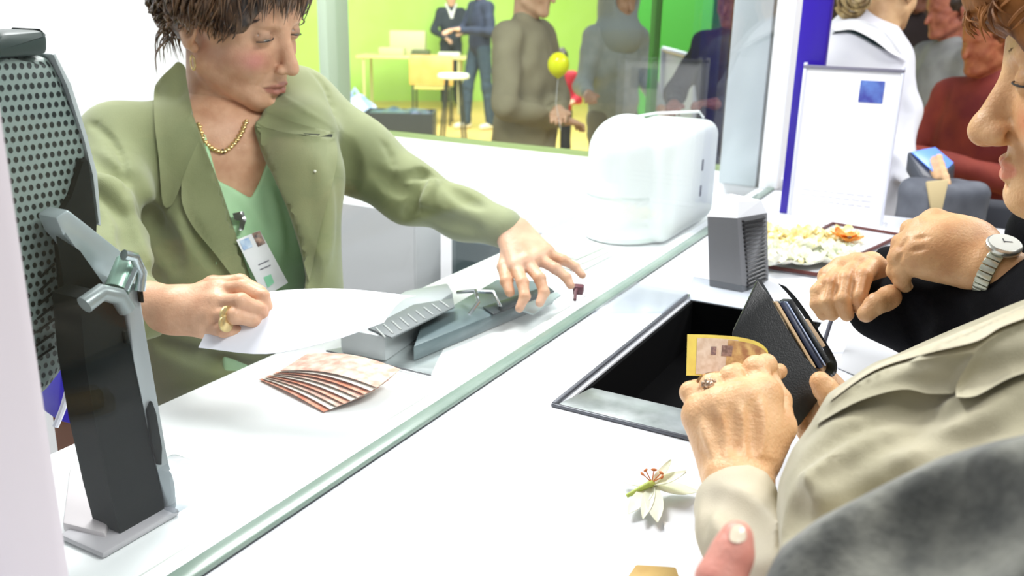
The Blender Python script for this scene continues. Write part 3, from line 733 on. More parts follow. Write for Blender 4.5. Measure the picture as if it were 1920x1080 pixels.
yprism([(262, 545), (269, 545), (271, 568), (265, 568)], .600, .6045, .001).build('screw_hole', M_bk2, st)
cc_ = ony(190, 562, 0.6800); mb = MB().tube([ony(158, 572, 0.6780), ony(190, 548, 0.6780), ony(222, 556, 0.6780), ony(238, 580, 0.6780)], .008, 12)
mb.build('hinge_collar', mat('collar_grey', (138, 148, 148), .3, .3), st)
mb = MB().tube([ony(218, 545, 0.6900), ony(240, 492, 0.7000)], .011, 16); mb.build('hinge_pin', mat('pin_green', (150, 182, 166), .25, .4), st)
mb = MB().tube([ony(232, 478, 0.6800), ony(252, 482, 0.6800), ony(266, 510, 0.6800), ony(262, 545, 0.6800)], .005, 10).tube([ony(256, 500, 0.6800), ony(236, 545, 0.6800)], .0025, 8); mb.build('clamp_loop', mat('clamp_chrome', (176, 188, 190), .15, .8), st)
MB().span((.455, .672, 1.001), (.545, .735, 1.008), .003).build('foot', mat('foot_grey', (176, 174, 178), .4), st)
fb = onz(322, 960, 1.001)
MB().span((fb[0]-.012, fb[1]-.02, 1.009), (fb[0]+.022, fb[1]+.015, 1.055), .004).build('foot_block', M_acry, st)
# blue folder and cable behind the stand
mb = MB().prism([P(118, 672, 1.2), P(152, 680, 1.2), P(170, 760, 1.2), P(150, 800, 1.2), P(108, 790, 1.2)], (.02, .09, 0), .004)
tag(mb.build('blue_folder', mat('blue_folder', (54, 34, 220), .4)), 'bright blue folder glimpsed behind the monitor stand', 'folder')
mb = MB().tube(catmull([P(126, 600, 1.0), P(133, 690, 1.0), P(128, 728, 1.0), P(118, 765, 1.0), P(104, 800, 1.0)]), .0035, 8)
tag(mb.build('cable', mat('white_cable', (214, 214, 226), .4)), 'white cable hanging behind the monitor', 'cable')
tag(MB().box(P(190, 775, 1.35), (.10, .10, .20), rotz(.5), .01).build('brown_box', mat('brown_card', (150, 84, 40), .6)), 'brown box low down behind the monitor stand', 'box')
tag(MB().prism([tuple(onz(p[0], p[1], 1.001)) for p in [(135, 880), (225, 930), (200, 1020), (120, 1000)]], (0, 0, .012), .003).build('paper_bundle', mat('greyish_paper', (206, 200, 202), .6)), 'pale grey paper bundle on the desk behind the stand foot', 'papers')
# ================================================================ people: shared builders
def norm(v): v = np.array(v, float); return v/np.linalg.norm(v)
FH = norm([FW[0], FW[1], 0]); RH = np.array([FH[1], -FH[0], 0.0])
def frame(yaw, pitch=0, roll=0):
    """columns: person's right, forward, up. yaw 0 faces the viewer, +90 faces the photo's right; pitch > 0 looks down; roll > 0 tips the crown to the photo's right"""
    a = math.radians(yaw); f = -FH*math.cos(a)+RH*math.sin(a); z = np.array([0, 0, 1.0]); x = np.cross(f, z)
    p = math.radians(pitch); f2 = f*math.cos(p)-z*math.sin(p); z2 = z*math.cos(p)+f*math.sin(p)
    r = math.radians(roll); 
    x3 = x*math.cos(r)+z2*math.sin(r); z3 = z2*math.cos(r)-x*math.sin(r)
    return np.stack([x3, f2, z3], 1)
class Head:
    def __init__(s, o, M, sc=1.0): s.o = np.array(o, float); s.M = M; s.s = sc
    def __call__(s, *p): return s.o+s.M@(np.array(p, float)*s.s)
    def d(s, *p): return s.M@np.array(p, float)
def head_sdf(S, H, nose=1.0, jaw=1.0, chin=1.0, lids=0.75, old=0.0, ears=(1, -1), fine=True, cheek=1.0, lip=1.0, bulb=1.0):
    s = H.s; M = H.M; E = lambda c, r, k=.012, op='add', R=None: S.ell(H(*c), np.array(r)*s, M if R is None else M@R, k*s, op)
    Cn = lambda a, b, ra, rb, k=.01, op='add', **kw: S.cone(H(*a), H(*b), ra*s, rb*s, k*s, op, **kw)
    E((0, -.012, .035), (.075, .098, .088)); E((0, .028, -.02), (.062, .062, .085), .02); E((0, .046, .045), (.060, .044, .052), .02)
    for q in (1, -1):
        Cn((q*.053*jaw, .0, -.06), (q*.022, .066, -.096), .018, .016, .03)
        E((q*.036, .048, -.034), (.026*cheek, .030, .028), .018)
        Cn((q*.050, .055, .002), (q*.060, .02, -.004), .011, .011, .014)
    E((0, .072, -.099), (.019*chin, .018, .016), .02)
    E((0, .066, -.062), (.027, .024, .026), .016)
    Cn((-.030, .081, .018), (.030, .081, .018), .0095, .0095, .014)
    if fine:
        for q in (1, -1): E((q*.0315, .094, .0), (.0165, .0135, .0115), .012, 'cut')
    Cn((0, .086, .008), (0, .105*(.5+.5*nose), -.034), .0068, .0105*(.5+.5*bulb), .012)
    E((0, .108*(.55+.45*nose), -.042), (.0105*bulb, .0105*bulb, .0095*bulb), .006)
    if fine:
        for q in (1, -1):
            E((q*.0115, .098, -.045), (.0075*bulb, .009*bulb, .0068*bulb), .005)
            E((q*.0065, .104, -.0535), (.0032, .0055, .0035), .002, 'cut')
            # eyelids over the eyeball
            E((q*.0315, .0755, 0), (.0142, .0142, .0142), .004)
            E((q*.0315, .0905, -.0025+.0022*(1-lids)), (.0115, .008, .0042*(1.05-lids)+.0008), .0015, 'cut')
            Cn((q*.019, .087, .0048), (q*.046, .078, .004), .0016, .0014, .002, 'cut')   # lid crease
            # nasolabial fold
            pts = [(q*.0165, .0935, -.043), (q*.026, .085, -.056), (q*.030, .077, -.072)]
            for a, b in zip(pts, pts[1:]): Cn(a, b, .0016+.0014*old, .0016+.001*old, .005, 'cut')
        # lips
        pts = [(-.024, .078, -.0735), (-.010, .0915, -.0695), (0, .0925, -.071), (.010, .0915, -.0695), (.024, .078, -.0735)]
        for a, b in zip(pts, pts[1:]): Cn(a, b, .0042*lip, .0042*lip, .003)
        pts = [(-.021, .0775, -.077), (-.008, .090, -.0815), (.008, .090, -.0815), (.021, .0775, -.077)]
        for a, b in zip(pts, pts[1:]): Cn(a, b, .0048*lip, .0048*lip, .003)
        pts = [(-.026, .0785, -.0745), (-.010, .0965, -.0752), (.010, .0965, -.0752), (.026, .0785, -.0745)]
        for a, b in zip(pts, pts[1:]): Cn(a, b, .0012, .0012, .0015, 'cut')
        Cn((0, .0965, -.056), (0, .0955, -.066), .0016, .0022, .003, 'cut')
        E((0, .089, -.0905), (.012, .004, .004), .006, 'cut')
    else:
        Cn((-.018, .090, -.076), (.018, .090, -.076), .003, .003, .002, 'cut')
        for q in (1, -1): E((q*.032, .092, 0), (.012, .008, .006), .008, 'cut')
    for q in ears:
        Ry = np.array(Matrix.Rotation(math.radians(-12*1), 3, 'X')) @ np.array(Matrix.Rotation(math.radians(q*-22), 3, 'Z'))
        E((q*.077, -.010, -.008), (.0075, .0185, .031), .004, 'add', Ry)
        E((q*.079, -.016, .0), (.005, .015, .024), .005, 'add', Ry)
        if fine:
            E((q*.087, -.004, -.006), (.008, .0085, .015), .003, 'cut', Ry)
            pts = [(q*.084, .004, .008), (q*.086, -.008, .020), (q*.086, -.022, .012), (q*.085, -.022, -.008)]
            for a, b in zip(pts, pts[1:]): Cn(a, b, .0018, .0018, .002, 'cut')
        E((q*.074, -.004, -.034), (.0055, .008, .0085), .004)
def head_mask(H, lips=1.0, blush=0.0, brow=0.0):
    def f(co):
        l = (co-H.o)@H.M/H.s; x, y, z = l[:, 0], l[:, 1], l[:, 2]
        m = np.zeros((len(co), 3)); fr = (y > .07)
        lipz = -.0755+.0*x; e = ((x/.024)**2+((z-lipz)/(.0095))**2)
        m[:, 0] = lips*np.clip((1.15-e)*3, 0, 1)*fr
        b = np.exp(-(((np.abs(x)-.044)/.017)**2+((z+.034)/.015)**2)*1.0)*(y > .0); m[:, 1] = blush*b
        if brow: m[:, 2] = brow*np.exp(-(((np.abs(x)-.033)/.014)**2+((z-.003)/.0075)**2))*(y > .06)
        return m
    return f
def eye(H, parent, q, look=(0, 1, -.4), lash=True, iris=(70, 50, 30)):
    c = H(q*.0315, .0755, 0); r = .0122*H.s; d = Vector(H.d(*look)).normalized()
    e = MB().ball(c, r, u=20, v=14).build('eyeball', mat('eye_white', (232, 226, 220), .15), parent)
    MB().ball(Vector(c)+d*r*.62, (r*.55, r*.55, r*.42), d.to_track_quat('Z', 'Y').to_matrix(), 16, 10).build('iris', mat('iris', iris, .1), e)
    if lash:
        pts = [H(q*.019, .0865, -.001), H(q*.026, .0905, -.0012), H(q*.034, .0905, -.002), H(q*.042, .087, -.0035), H(q*.048, .081, -.0045)]
        MB().tube(catmull(pts, 4), [.0009*H.s]*17, 6).build('eyelashes', mat('lash', (26, 18, 18), .6), parent)
def brow(H, parent, q, col):
    mb = MB(); rg = random.Random(3)
    for i in range(46):
        t = i/45; x = .014+.036*t; zc = .021+.006*math.sin(math.pi*t*.8)-.004*t; y = .0925-.055*(t**2)*.38
        for k in range(2):
            a = H(q*x, y+.0005, zc+rg.uniform(-.0025, .0025)); b = H(q*(x+.006), y-.0012-.003*t, zc+rg.uniform(0, .003)); mb.tube([a, b], [.0005*H.s, .0002*H.s], 4)
    mb.build('eyebrow', mat('brow_hair', col, .7), parent)
def hair_cap(H, lo_rule, amp=.006, grow=.012, h=.004, seed=0, big=(1, 1, 1)):
    S = Sculpt(H.o-.17*H.s, H.o+.19*H.s, h)
    S.ell(H(0, -.016, .040), np.array((.080*big[0]+grow, .102*big[1]+grow, .090*big[2]+grow))*H.s, H.M, .01)
    S.noise(amp, 160, seed)
    for (c, r) in lo_rule: S.ell(H(*c), np.array(r)*H.s, H.M, .012, 'cut')
    return S
def hand_sdf(S, wrist, mcps, fingers, rw, side=None, k=.006, palm=None, web=.0):
    """wrist point, 4 knuckles (index..little), fingers: joint lists from knuckle to tip with radii; last may be the thumb"""
    w = np.array(wrist, float); n = None
    for i, m in enumerate(mcps): S.cone(w+(m-np.mean(mcps, 0))*.45, m, rw*.82, rw*.62, k*1.6)
    for a, b in zip(mcps, mcps[1:]): S.cone(a, b, rw*.58, rw*.58, k)
    for pts, rr in fingers:
        for i in range(len(pts)-1):
            S.cone(pts[i], pts[i+1], rr[i], rr[i+1], k*.45)
        for i in range(1, len(pts)-1): S.ell(pts[i], (rr[i]*1.08,)*3, None, k*.3)
def skin_lines(S, centre_dir, pts, r=.0006, amt=.0005): pass

# a simple complete standing figure for people further off
M_shoe = mat('dark_shoe', (36, 34, 36), .5)
def figure(label, group, foot, yaw, height, top, trousers, skin, hair, arms, h=.014, hood=None, hairlen=0.0, lean=0, collar=None, coat=0.0, shoe=None, legpose=(0.05, -0.05), up_from=0.0, fingers=True):
    """foot: ground point; arms: for right/left (elbow, wrist) in body coordinates (right, forward, up) for a 1.7 m person"""
    M = frame(yaw); sc = height/1.7; o = np.array(foot, float)
    B = lambda x, y, z: o+M@(np.array([x, y+lean*max(0, z-.9), z])*sc)
    root = empty('person', o, label, 'person', group)
    lo, hi = o+np.array([-.75, -.75, -.02])*sc, o+np.array([.75, .75, 1.80])*sc
    # clothes
    S = Sculpt(lo, hi, h)
    S.ell(B(0, 0, 1.22), np.array((.175, .115, .24))*sc, M, .05); S.ell(B(0, 0, 1.0), np.array((.165, .12, .17))*sc, M, .05)
    if coat: S.chain([B(0, 0, 1.0), B(0, 0, 1.0-coat)], [.165*sc, .19*sc], .05, flat=M[:, 1], fs=.75)
    S.cone(B(-.15, -.01, 1.40), B(.15, -.01, 1.40), .062*sc, .062*sc, .05); S.cone(B(0, -.015, 1.42), B(0, -.01, 1.48), .066*sc, .055*sc, .03)
    wr = []
    for q, (el, wt) in zip((1, -1), arms):
        S.chain([B(q*.165, -.01, 1.39), B(*el), B(*wt)], [.062*sc, .052*sc, .038*sc], .03); wr.append((B(*el), B(*wt)))
        S.half(B(0, 0, 0), (0, 0, -1)) if False else None
    S.noise(.004, 60, 3)
    S.fold([(0, 0), (1, 1)], .01, .01) if False else None
    # front opening groove
    S.chain([B(.0, .13, 1.38), B(.0, .15, 1.0), B(0, .17, .85)], .012*sc, .006, 'cut')
    mesh_from('coat' if coat else 'jacket', [S], top, root)
    if not coat or coat < .8:
        S = Sculpt(lo, hi, h)
        for q, st in zip((1, -1), legpose): S.chain([B(q*.085, 0, .93), B(q*.10, st*.6+.02, .50), B(q*.10, st, .09)], [.088*sc, .064*sc, .060*sc], .03)
        S.noise(.003, 60, 5); mesh_from('trousers', [S], trousers, root)
    H = Head(B(0, .02, 1.60), frame(yaw, 8), sc)
    S = Sculpt(H.o-.17*sc, H.o+.16*sc, min(h, .006)); head_sdf(S, H, fine=False); S.cone(H(0, -.02, -.05), B(0, -.01, 1.44), .052*sc, .056*sc, .02)
    parts = [S]
    for q, (el, wt) in zip((1, -1), wr):
        d = norm(wt-el); S2 = Sculpt(wt-.16*sc, wt+.22*sc*0+.2*sc, .006)
        side = norm(np.cross(d, [0, 0, 1.0]))if abs(d[2]) < .95 else M[:, 1]; up = np.cross(side, d)
        S2.cone(wt-d*.06*sc, wt+d*.02*sc, .028*sc, .026*sc, .01)
        kn = [wt+d*.085*sc+side*(i-1.5)*.019*sc for i in range(4)]
        for kx in kn: S2.cone(wt+d*.02*sc, kx, .022*sc, .012*sc, .01)
        if fingers:
            for i, kx in enumerate(kn): S2.chain([kx, kx+(d-up*.15)*.035*sc, kx+(d*.8-up*.45)*(.060+.008*(i in (1, 2)))*sc], [.010*sc, .009*sc, .0075*sc], .003)
            S2.chain([wt+d*.025*sc-side*.02*sc, wt+d*.055*sc-side*.042*sc, wt+d*.085*sc-side*.046*sc], [.013*sc, .011*sc, .009*sc], .006)
        parts.append(S2)
    SA = Sculpt(lo, hi, min(h, .012)); SA.cone(B(0, -.01, 1.50), B(0, -.01, 1.36), .045*sc, .045*sc, .02)
    for q, (el, wt) in zip((1, -1), arms): SA.chain([B(0, -.01, 1.38), B(q*.155, -.01, 1.38), B(*el), B(*wt)], [.03*sc, .03*sc, .028*sc, .024*sc], .01)
    parts.append(SA); mesh_from('body', parts, skin, root)
    if hair:
        S = Sculpt(H.o-.22*sc, H.o+.2*sc, min(h, .008)); S.ell(H(0, -.02, .045), np.array((.088, .108, .095))*sc, H.M, .01)
        if hairlen: S.cone(H(0, -.05, 0), H(0, -.06, -hairlen), .075*sc, .06*sc, .03)
        S.noise(.005, 130, 1); S.ell(H(0, .075, -.035), np.array((.075, .075, .085))*sc, H.M, .015, 'cut')
        mesh_from('hair', [S], hair, root)
    if hood:
        S = Sculpt(H.o-.3*sc, H.o+.3*sc, h); S.ell(H(0, -.02, .0), np.array((.12, .13, .16))*sc, H.M, .02); S.ell(H(0, .10, -.01), np.array((.08, .12, .11))*sc, H.M, .02, 'cut')
        S.cone(H(0, -.02, -.10), B(0, 0, 1.42), .11*sc, .16*sc, .04); mesh_from('hood', [S], hood, root)
    if collar:
        S = Sculpt(H.o-.3*sc, H.o+.2*sc, h*.6); S.chain([B(-.075, .0, 1.50), B(-.03, .10, 1.40), B(0, .135, 1.30)], [.018*sc]*3, .01, flat=M[:, 1], fs=.5); S.chain([B(.075, .0, 1.50), B(.03, .10, 1.40), B(0, .135, 1.30)], [.018*sc]*3, .01, flat=M[:, 1], fs=.5)
        S.chain([B(-.075, 0, 1.50), B(0, -.075, 1.52), B(.075, 0, 1.50)], .016*sc, .01); mesh_from('collar', [S], collar, root)
    if not coat or coat < 1.0:
        for q, st in zip((1, -1), legpose):
            S = Sculpt(B(q*.1, st, 0)-.22*sc, B(q*.1, st, .1)+.22*sc, .008); S.cone(B(q*.10, st-.03, .05), B(q*.11, st+.13, .035), .044*sc, .034*sc, .02); S.half(B(0, 0, .0), (0, 0, -1)) 
            mesh_from('shoe', [S], shoe or M_shoe, root)
    return root, B, H
# ================================================================ the clerk
M_skin = skin_mat('clerk_skin', (220, 174, 142), (202, 152, 120), blush=(212, 120, 126), lips=(164, 88, 82))
M_jack = mat('olive_jacket', (140, 147, 102), .78, rgb2=(126, 134, 92), scale=9, bump=.35, bscale=900, sheen=.3)
M_lapel = mat('olive_lapel', (144, 150, 106), .76, rgb2=(131, 138, 96), scale=9, bump=.35, bscale=900, sheen=.3)
M_mint = mat('mint_shell', (190, 232, 184), .7, rgb2=(180, 224, 174), scale=10, bump=.2, bscale=700)
M_hair = mat('brown_hair', (46, 33, 28), .34, rgb2=(128, 98, 74), scale=90, stretch=(1, 1, .3), bump=.4, bscale=260)
ck = empty('person', P(430, 800, 1.55), 'person behind the glass in an olive jacket and mint top, holding white paper', 'person')
N0 = P(418, 238, 1.50); SR = P(222, 268, 1.43); SL = P(562, 202, 1.60); TF = frame(38, 8)
CC = P(425, 400, 1.55); WA = P(440, 640, 1.56)
def ck_torso(S, o=0.0, arms=False):
    S.ell(CC+TF@np.array([0, -.01, .02]), np.array((.185, .115, .19))+o, TF, .05)
    S.ell(WA, np.array((.165, .125, .24))+o, TF, .06)
    S.cone(SR, N0+np.array([0, 0, -.02]), .055+o, .062+o, .04); S.cone(SL, N0+np.array([0, 0, -.02]), .055+o, .062+o, .04)
    S.ell(CC+TF@np.array([.075, .075, -.03]), np.array((.07, .055, .075))+o, TF, .05); S.ell(CC+TF@np.array([-.075, .075, -.03]), np.array((.07, .055, .075))+o, TF, .05)
# jacket
S = Sculpt(P(60, 100, 1.75)*0+np.array([.62, .55, .78]), np.array([1.72, 1.62, 1.50]), .0048)
ck_torso(S)
ELR = P(205, 520, 1.22); 
S.chain([SR, P(205, 380, 1.33), ELR, P(262, 585, 1.17)], [.060, .056, .050, .040], .03)
S.chain([SL, P(668, 290, 1.60), P(772, 362, 1.585), P(868, 402, 1.55), P(944, 428, 1.52)], [.064, .064, .050, .040, .034], .03)
# hanging left front panel
S.chain([P(548, 196, 1.57), P(572, 250, 1.50), P(583, 330, 1.455), P(577, 520, 1.42)], [.05, .042, .040, .040], .05); S.cone(P(560, 330, 1.47), P(600, 700, 1.45), .045, .05, .05)
S.noise(.0016, 42, 8, dirs=(1, 1, .5))
# folds
for pth, r, a, k, op in [([(168, 232), (205, 262), (232, 310), (238, 360)], .006, .003, .006, 'cut'), ([(170, 290), (205, 318), (250, 345)], .014, .007, .012, 'cut'), ([(185, 352), (215, 385), (238, 425), (236, 470)], .012, .006, .01, 'cut'),
        ([(178, 330), (215, 352), (245, 390)], .012, .005, .012, 'add'), ([(268, 400), (300, 440), (330, 500)], .02, .007, .02, 'cut'), ([(240, 440), (262, 480), (300, 520)], .016, .007, .014, 'cut'),
        ([(345, 392), (372, 450), (420, 520)], .012, .006, .008, 'cut'), ([(280, 640), (400, 680), (500, 700)], .016, .006, .012, 'cut'),
        ([(582, 130), (612, 168), (637, 245)], .006, .0035, .005, 'cut'), ([(508, 165), (560, 200), (636, 246)], .004, .0022, .004, 'add'), ([(165, 225), (200, 250), (230, 300), (240, 365)], .005, .003, .004, 'cut'), ([(260, 330), (275, 380), (300, 420)], .015, .005, .014, 'cut'), ([(380, 660), (440, 600), (470, 560)], .012, .005, .01, 'cut'), ([(640, 262), (655, 320), (648, 372)], .02, .008, .014, 'cut'),
        ([(715, 262), (735, 300), (728, 350)], .006, .003, .006, 'cut'), ([(800, 318), (788, 350), (772, 385), (760, 408)], .012, .008, .008, 'cut'), ([(816, 330), (800, 370), (790, 405)], .010, .005, .008, 'add'),
        ([(700, 320), (740, 350), (770, 360)], .014, .006, .012, 'cut'), ([(835, 345), (870, 370), (905, 388)], .012, .004, .012, 'cut'), ([(780, 392), (840, 415), (900, 432)], .012, .005, .012, 'cut'), ([(748, 335), (790, 326), (820, 330)], .009, .006, .008, 'cut'),
        ([(600, 300), (612, 400), (608, 500)], .014, .005, .014, 'add'), ([(545, 420), (580, 500), (590, 540)], .014, .006, .012, 'cut')]:
    S.fold(pth, r, a*1.35, k*.85, op)
S.prism([(300, -60), (340, 150), (362, 215), (388, 285), (414, 352), (446, 450), (478, 545), (492, 610), (560, 610), (574, 520), (562, 460), (538, 390), (512, 330), (492, 290), (468, 216), (560, -60)], 1.0, 1.52, .004, 'cut')
S.ell(N0+np.array([0, 0, .03]), (.074, .078, .10), None, .008, 'cut')
S.box((.9, .70, .80), (1.2, .206, .205), None, .001, .002, 'cut')
jk = mesh_from('jacket', [S], M_jack, ck); bj = bvh_of(jk)
def ckdrape(name, poly, m_, **kw): return drape(name, curve2(poly, n=5), bj, m_, kw.pop('parent', jk), **kw)
# collar and lapels
ckdrape('collar', [(322, 126), (334, 116), (347, 126), (350, 150), (360, 205), (376, 262, 1), (362, 286), (342, 340, 1), (322, 384), (305, 380), (298, 300), (290, 230), (289, 172), (298, 150)], M_lapel, th=.004, curl=.003, step=7)
ckdrape('lapel', [(374, 260, 1), (392, 300), (414, 352), (446, 450), (480, 548, 1), (452, 540, 1), (405, 478), (362, 425), (342, 382), (340, 340, 1), (358, 296)], M_lapel, th=.004, curl=.004, step=7)
ckdrape('collar', [(470, 208, 1), (488, 205), (512, 214), (560, 232), (628, 248, 1), (600, 256), (566, 252, 1), (540, 250), (500, 240), (480, 236)], M_lapel, th=.004, curl=.003, step=6)
ckdrape('lapel', [(468, 214, 1), (500, 240), (568, 254, 1), (630, 258, 1), (632, 300), (622, 350), (600, 430), (580, 530, 1), (566, 480), (540, 396), (514, 334), (492, 290)], M_lapel, th=.004, curl=.003, step=7)
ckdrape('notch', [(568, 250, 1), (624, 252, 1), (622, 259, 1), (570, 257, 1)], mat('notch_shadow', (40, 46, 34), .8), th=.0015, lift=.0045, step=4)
for q in [(592, 322), (626, 326)]:
    w_ = S.hit(*q); 
    if w_ is not None: MB().ball(w_-FW*.005, (.0022, .0022, .0022), u=10, v=8).build('button', mat('pearl', (236, 238, 220), .2), jk)
# mint shell
S2 = Sculpt(P(400, 400, 1.5)-.24, P(480, 560, 1.45)+.26, .004); ck_torso(S2, -.008); S2.ell(N0+np.array([0, 0, .03]), (.072, .076, .10), None, .008, 'cut')
S2.prism([(300, -60), (385, 250), (408, 338), (436, 352), (470, 372), (486, 342), (500, 304), (486, 240), (560, -60)], 1.0, 1.6, .003, 'cut')
S2.prism([(380, 250), (540, 250), (640, 620), (420, 720)], 1.2, 1.7, .002, 'and')
S2.fold([(440, 380), (470, 420), (520, 500)], .01, .003, .01, 'cut'); S2.fold([(505, 350), (520, 420), (530, 480)], .01, .003, .01, 'add')
S2.box((.9, .70, .80), (1.2, .206, .205), None, .001, .002, 'cut')
sh = mesh_from('shell_top', [S2], M_mint, ck)
# body
H = Head(P(439, 33, 1.46), frame(66, 15, -6), 1.12)
SB = Sculpt(H.o-.16, H.o+.17, .0023); head_sdf(SB, H, nose=1.0, lip=.8, jaw=1.02, lids=.97, ears=(1, -1), chin=1.05)
SB.cone(H(0, -.030, -.055), N0+TF@np.array([0, -.02, .02]), .047, .050, .012)
S3 = Sculpt(N0-np.array([.22, .22, .30]), N0+np.array([.22, .22, .14]), .004); ck_torso(S3, -.014)
S3.cone(H(0, -.030, -.075), N0+TF@np.array([0, -.02, .01]), .046, .052, .02)
S3.prism([(330, 60), (480, 60), (510, 300), (480, 420), (420, 400), (340, 220)], 1.2, 1.7, .004, 'and')
# right hand with the paper
J = P
SH = Sculpt(P(250, 500, 1.30)-.05, P(540, 660, 1.0)+.05, .0018) if False else Sculpt.around([P(205, 520, 1.22), P(520, 560, 1.10), P(440, 650, 1.14), P(300, 640, 1.18)], .04, .0021)
SH.chain([P(215, 548, 1.215), P(285, 574, 1.165), P(330, 580, 1.15)], [.034, .029, .030], .01)
mc_ = [P(410, 545, 1.145), P(408, 568, 1.13), P(398, 592, 1.125), P(384, 612, 1.13)]
hand_sdf(SH, P(325, 582, 1.15), mc_, [([mc_[0], P(455, 540, 1.135), P(492, 556, 1.13), P(502, 580, 1.135)], [.0115, .0105, .009, .0075]),
    ([mc_[1], P(452, 566, 1.11), P(486, 580, 1.12), P(497, 598, 1.13)], [.0115, .0105, .009, .0075]),
    ([mc_[2], P(440, 592, 1.105), P(474, 600, 1.115), P(484, 610, 1.13)], [.011, .010, .0085, .0075]),
    ([mc_[3], P(418, 618, 1.11), P(446, 622, 1.12), P(460, 622, 1.13)], [.010, .009, .008, .007]),
    ([P(352, 562, 1.165), P(400, 536, 1.17), P(450, 530, 1.17), P(488, 548, 1.16)], [.016, .013, .011, .009])], .024)
# left hand pressing the terminal
SHL = Sculpt.around([P(940, 410, 1.56), P(1095, 520, 1.50), P(975, 590, 1.40), P(950, 560, 1.45)], .035, .0021)
SHL.cone(P(910, 415, 1.54), P(962, 436, 1.515), .026, .025, .01)
ml = [P(968, 500, 1.455), P(988, 492, 1.46), P(1008, 484, 1.475), P(1024, 474, 1.49)]
hand_sdf(SHL, P(962, 436, 1.515), ml, [([ml[0], P(980, 530, 1.42), P(984, 556, 1.405), P(974, 578, 1.40)], [.011, .0095, .0085, .007]),
    ([ml[1], P(1012, 522, 1.43), P(1020, 548, 1.42), P(1012, 568, 1.412)], [.011, .0095, .0085, .007]),
    ([ml[2], P(1042, 504, 1.455), P(1062, 520, 1.45), P(1070, 535, 1.445)], [.0105, .009, .008, .007]),
    ([ml[3], P(1056, 488, 1.48), P(1078, 500, 1.48), P(1092, 516, 1.475)], [.0095, .0085, .0075, .0065]),
    ([P(956, 462, 1.50), P(946, 500, 1.47), P(950, 528, 1.44), P(956, 548, 1.425)], [.014, .012, .010, .008])], .023)
SAr = Sculpt((.62, .55, .9), (1.72, 1.62, 1.42), .008); SAr.chain([P(430, 262, 1.50), SR, P(205, 380, 1.33), ELR, P(262, 580, 1.17), P(325, 582, 1.15)], [.03, .034, .034, .030, .024, .018], .01); SAr.chain([P(430, 262, 1.50), SL, P(668, 300, 1.60), P(772, 368, 1.585), P(868, 408, 1.55), P(950, 432, 1.52)], [.03, .034, .034, .028, .022, .018], .01)
body = mesh_from('body', [SB, S3, SH, SHL, SAr], M_skin, ck, head_mask(H, .7, .55, .5))
for q in (1, -1): eye(H, body, q, look=(0, 1, -.6)); brow(H, body, q, (66, 44, 34))
# hair: base volume plus feathered locks
SC_ = hair_cap(H, [((.0, .098, -.028), (.064, .066, .088)), ((.075, .035, -.075), (.05, .09, .075)), ((-.075, .035, -.075), (.05, .09, .075)), ((0, 0, -.125), (.12, .14, .055)), ((.09, .0, -.02), (.022, .028, .036))], grow=.013, h=.0035, amp=.0022)
hr = mesh_from('hair', [SC_], M_hair, body)
rg = random.Random(11); sp = []
bh = bvh_of(hr)
def scalp(u, v):   # direction on the head in local axes
    return np.array([math.cos(v)*math.sin(u), math.cos(v)*math.cos(u), math.sin(v)])
cnt_ = 0
for _ in range(5000):
    u = rg.uniform(-math.pi, math.pi); v = math.asin(rg.uniform(-.55, 1)); d = scalp(u, v)
    fr = abs(u) < .8
    if fr and v < .30: continue
    if abs(u) < 1.75 and v < -.40+.15*max(0, 1.2-abs(u)): continue
    if rg.random() < 0.0: continue
    p0 = np.array([0, -.016, .040])+d*np.array([.095, .117, .105])
    # flow: from a crown whorl outward and down, front swept forward to the fringe
    fl = np.array([d[0]*.6, d[1]*.9-.25*(not fr), -.55]); fl = fl-d*(fl@d); fl /= np.linalg.norm(fl)+1e-6
    L = rg.uniform(.035, .06)*(1.0 if not fr else .85)*(.45 if (abs(u) < 1.8 and v < .1) else 1); w_ = rg.uniform(.6, 1.4); side = np.cross(d, fl)*rg.uniform(-.5, .5)
    pts = [H(*(p0-d*.004)), H(*(p0+fl*L*.35+d*.007*w_+side*L*.2)), H(*(p0+fl*L*.75+d*.006*w_-d*.10*L+side*L*.5)), H(*(p0+fl*L*1.1-d*.25*L*(1-.0)+side*L*.6+d*.004*w_))]
    sp.append((pts, rg.uniform(.0018, .0036))); cnt_ += 1
    if cnt_ > 1600: break
# fringe over the forehead and flicks at the nape
for i in range(60):
    x = -.055+.11*rg.random(); z = .078+rg.uniform(-.006, .012); b_ = np.array([x, .072-abs(x)*.45, z])
    e = b_+np.array([rg.uniform(-.02, .03), .022, -.030-rg.uniform(0, .016)]); mid = (b_+e)/2+np.array([0, .016, .010]); sp.append(([H(*b_), H(*mid), H(*e)], rg.uniform(.002, .004)))
for i in range(70):
    x = rg.uniform(-.07, .07); b_ = np.array([x, -.085+abs(x)*.4, -.02+rg.uniform(-.02, .03)]); e = b_+np.array([x*.15, -.006+rg.uniform(-.02, .014), -.055]); sp.append(([H(*b_), H(*((b_+e)/2+np.array([0, -.012, 0]))), H(*e)], rg.uniform(.002, .0034)))
mb = MB(); locks(mb, sp, 5); mb.build('hair_locks', M_hair, hr)
